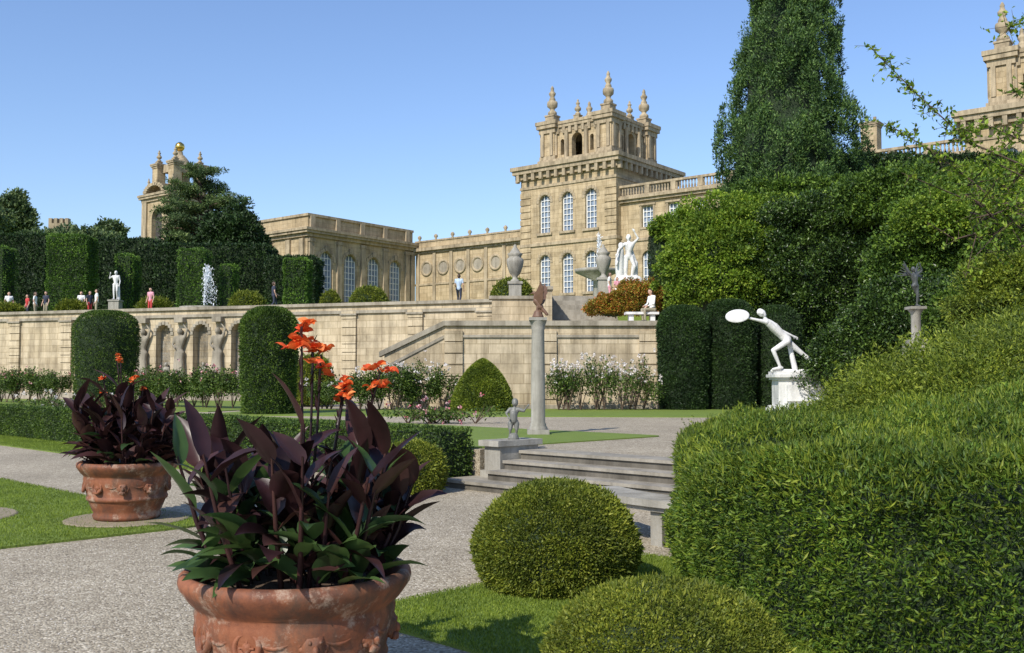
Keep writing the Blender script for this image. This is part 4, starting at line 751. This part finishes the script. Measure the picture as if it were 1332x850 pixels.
for k in range(6):
    u=-29.9+k*2.9; b.M=Matrix.Translation((u,1.2,16.2))@Matrix.Rotation(R(90),4,'X'); b.lathe((0,0,0),[(1.0,.003),(1.0,.14),(.78,.14),(.7,.02)],M_trim,24,cap=False); b.lathe((0,0,.004),[(.7,0),(.02,.03)],M_cope,20,cap=False); b.M=Matrix.Translation((0,1.2,0))
    b.box(u-1.75,u-1.25,-.15,-.004,5.5,18.19,M_trim); b.lathe((u-1.5,.2,19.9),[(.2,0),(.12,.2),(.28,.45),(.22,.65),(.02,.8)],M_trim,8)
b.obj('gallery',pal)
b=B(); zt=18.6; b.M=Matrix.Translation((-32,-17,0))@Matrix.Rotation(R(90),4,'Z')
us=(2.9,6.8,10.7,14.5); facade(b,.01,18.1,[(5.5,zt,[(u,2.1,11.2,17.0,True) for u in us])],M_pal,.5,M_glass,M_white,(4,8))
for u in (.5,4.85,8.75,12.6,16.6,17.6): b.box(u-.35,u+.35,-.25,-.004,5.5,zt-.6,M_trim); b.box(u-.45,u+.45,-.32,-.005,zt-.6,zt-.2,M_trim)
for u in us:
    for a in np.linspace(0,180,11): ca,sa=math.cos(R(a)),math.sin(R(a)); b.box(u+1.3*ca-.2,u+1.3*ca+.2,-.1,-.002,15.95+1.3*sa-.2,15.95+1.3*sa+.2,M_trim)
    b.box(u-.3,u+.3,-.22,-.101,17.1,17.7,M_trim)
b.M=None; b.box(-42,-32.51,-17,1,5.5,zt,M_pal); b.box(-32.51,-32.001,-17,-16.99,5.5,zt,M_pal)
for x in (-41.6,-38.9,-35.4,-32.9): b.box(x-.4,x+.4,-17.25,-17.003,5.5,zt-.2,M_trim)
for x in (-40.2,-37.1,-34.1): b.box(x-.8,x+.8,-17.1,-17.002,13.4,16.6,M_trim)
corn(b,-42,-32,-17,1,zt,1.0,.8,dent=0); b.box(-41.7,-32.3,-16.7,1,19.6,21.1,M_pal); b.box(-41.9,-32.1,-16.9,1,21.1,21.4,M_trim)
for k in range(5): b.box(-32.3,-32.0,-16.5+k*4.0,-15.8+k*4.0,19.6,21.09,M_trim)
b.obj('orangery',pal)
ct=at(222,300,170.); ck=empty('clock_tower',(ct[0],170,0),ANG); b=B(); S=8.6; b.M=Matrix.Translation((-S,0,0))
facade(b,.01,S,[(5.5,34,[(S/2,3.2,20,31.6,True)])],M_pal,.8,M_dark); b.box(.01,S-.81,.81,S,5.5,34,M_pal)
b.M=Matrix.Rotation(R(90),4,'Z'); facade(b,.81,S,[(5.5,34,[(S/2,3.0,20,31.4,True)])],M_pal,.8,M_dark); b.M=Matrix.Translation((-S,0,0)); b.box(S-.8,S-.001,.002,.8,5.5,34,M_pal)
for x in (.0,S-1.4): b.box(x,x+1.4,-.35,-.003,10,33.9,M_trim)
corn(b,0,S,0,S,33.0,1.3,.8)
for a in np.linspace(15,165,11): ca,sa=math.cos(R(a)),math.sin(R(a)); b.box(S/2+2.9*ca-.5,S/2+2.9*ca+.5,-.8,1.2,34.0+1.6*sa,34.5+1.6*sa,M_trim)
b.box(1,S-1,1,S-1,34.3,35.2,M_trim)
for (x,y) in ((1,1),(S-2.6,1),(1,S-2.6),(S-2.6,S-2.6)):
    b.box(x,x+1.6,y,y+1.6,35.2,39.2,M_pal); corn(b,x,x+1.6,y,y+1.6,39.2,.8,.35); pinnacle(b,x+.8,y+.8,40.0,2.6,.7)
b.box(2.6,S-2.6,2.0,S-2.0,38.4,39.8,M_trim); b.box(2.4,S-2.4,2.4,S-2.4,35.2,36.0,M_pal)
for x in (0.3,S-.9): 
    for y in (.3,S-.9): pinnacle(b,x+.3,y+.3,34.3,3.2,.6)
b.lathe((S/2,S/2,39.8),[(1.9,0),(1.7,.8),(1.1,1.6),(.6,2.0),(.5,2.6)],M_trim,20); b.lathe((S/2,S/2,42.4),[(.05,0),(.5,.15),(.8,.6),(.85,.95),(.7,1.4),(.3,1.7),(.05,1.8)],M_gold,18); b.obj('tower_masonry',ck)
b=B()
for px,yt,w in ((76,284,26),(146,292,20)):
    p=at(px,yt,160); hw=w/2*160/F; b.box(p[0]-hw,p[0]+hw,160,163,5.5,p[2]-.8,M_trim)
    for k in range(4): b.box(p[0]-hw+k*hw*.55,p[0]-hw+k*hw*.55+hw*.32,160,161,p[2]-.8,p[2],M_trim)
b.obj('chimney_stack')

# ================================================================== LIGHT, SKY, CAMERA
sun=bpy.data.lights.new('sun','SUN'); sun.energy=5.0; sun.angle=R(.5); sun.color=(1,.94,.84); so=bpy.data.objects.new('sun',sun); COL.objects.link(so)
el=R(41); tosun=Vector((-.52*math.cos(el),-.854*math.cos(el),math.sin(el))); so.rotation_euler=tosun.to_track_quat('Z','Y').to_euler()
w=bpy.data.worlds.new('World'); scene.world=w; w.use_nodes=True; nt=w.node_tree; sky=nt.nodes.new('ShaderNodeTexSky'); sky.sky_type='NISHITA'; sky.sun_disc=False; sky.sun_elevation=el; sky.sun_rotation=R(211); sky.air_density=1.2; sky.dust_density=.6; sky.ozone_density=2.2; sky.altitude=60
mx=nt.nodes.new('ShaderNodeMix'); mx.data_type='RGBA'; mx.blend_type='MULTIPLY'; mx.inputs[0].default_value=1.; mx.inputs[7].default_value=(1.0,1.08,1.30,1)
nt.links.new(sky.outputs[0],mx.inputs[6]); nt.links.new(mx.outputs[2],nt.nodes['Background'].inputs[0]); nt.nodes['Background'].inputs[1].default_value=.14
cam=bpy.data.cameras.new('camera'); cam.sensor_width=36; cam.lens=F/1332*36; cam.clip_end=9000; co=bpy.data.objects.new('camera',cam); COL.objects.link(co); co.location=(0,0,EYE); co.rotation_euler=(R(90)+TH,0,0); scene.camera=co
scene.view_settings.view_transform='Standard'; scene.view_settings.look='None'; scene.view_settings.exposure=0
print('tris',sum(len(o.data.polygons) for o in bpy.data.objects if o.type=='MESH'))
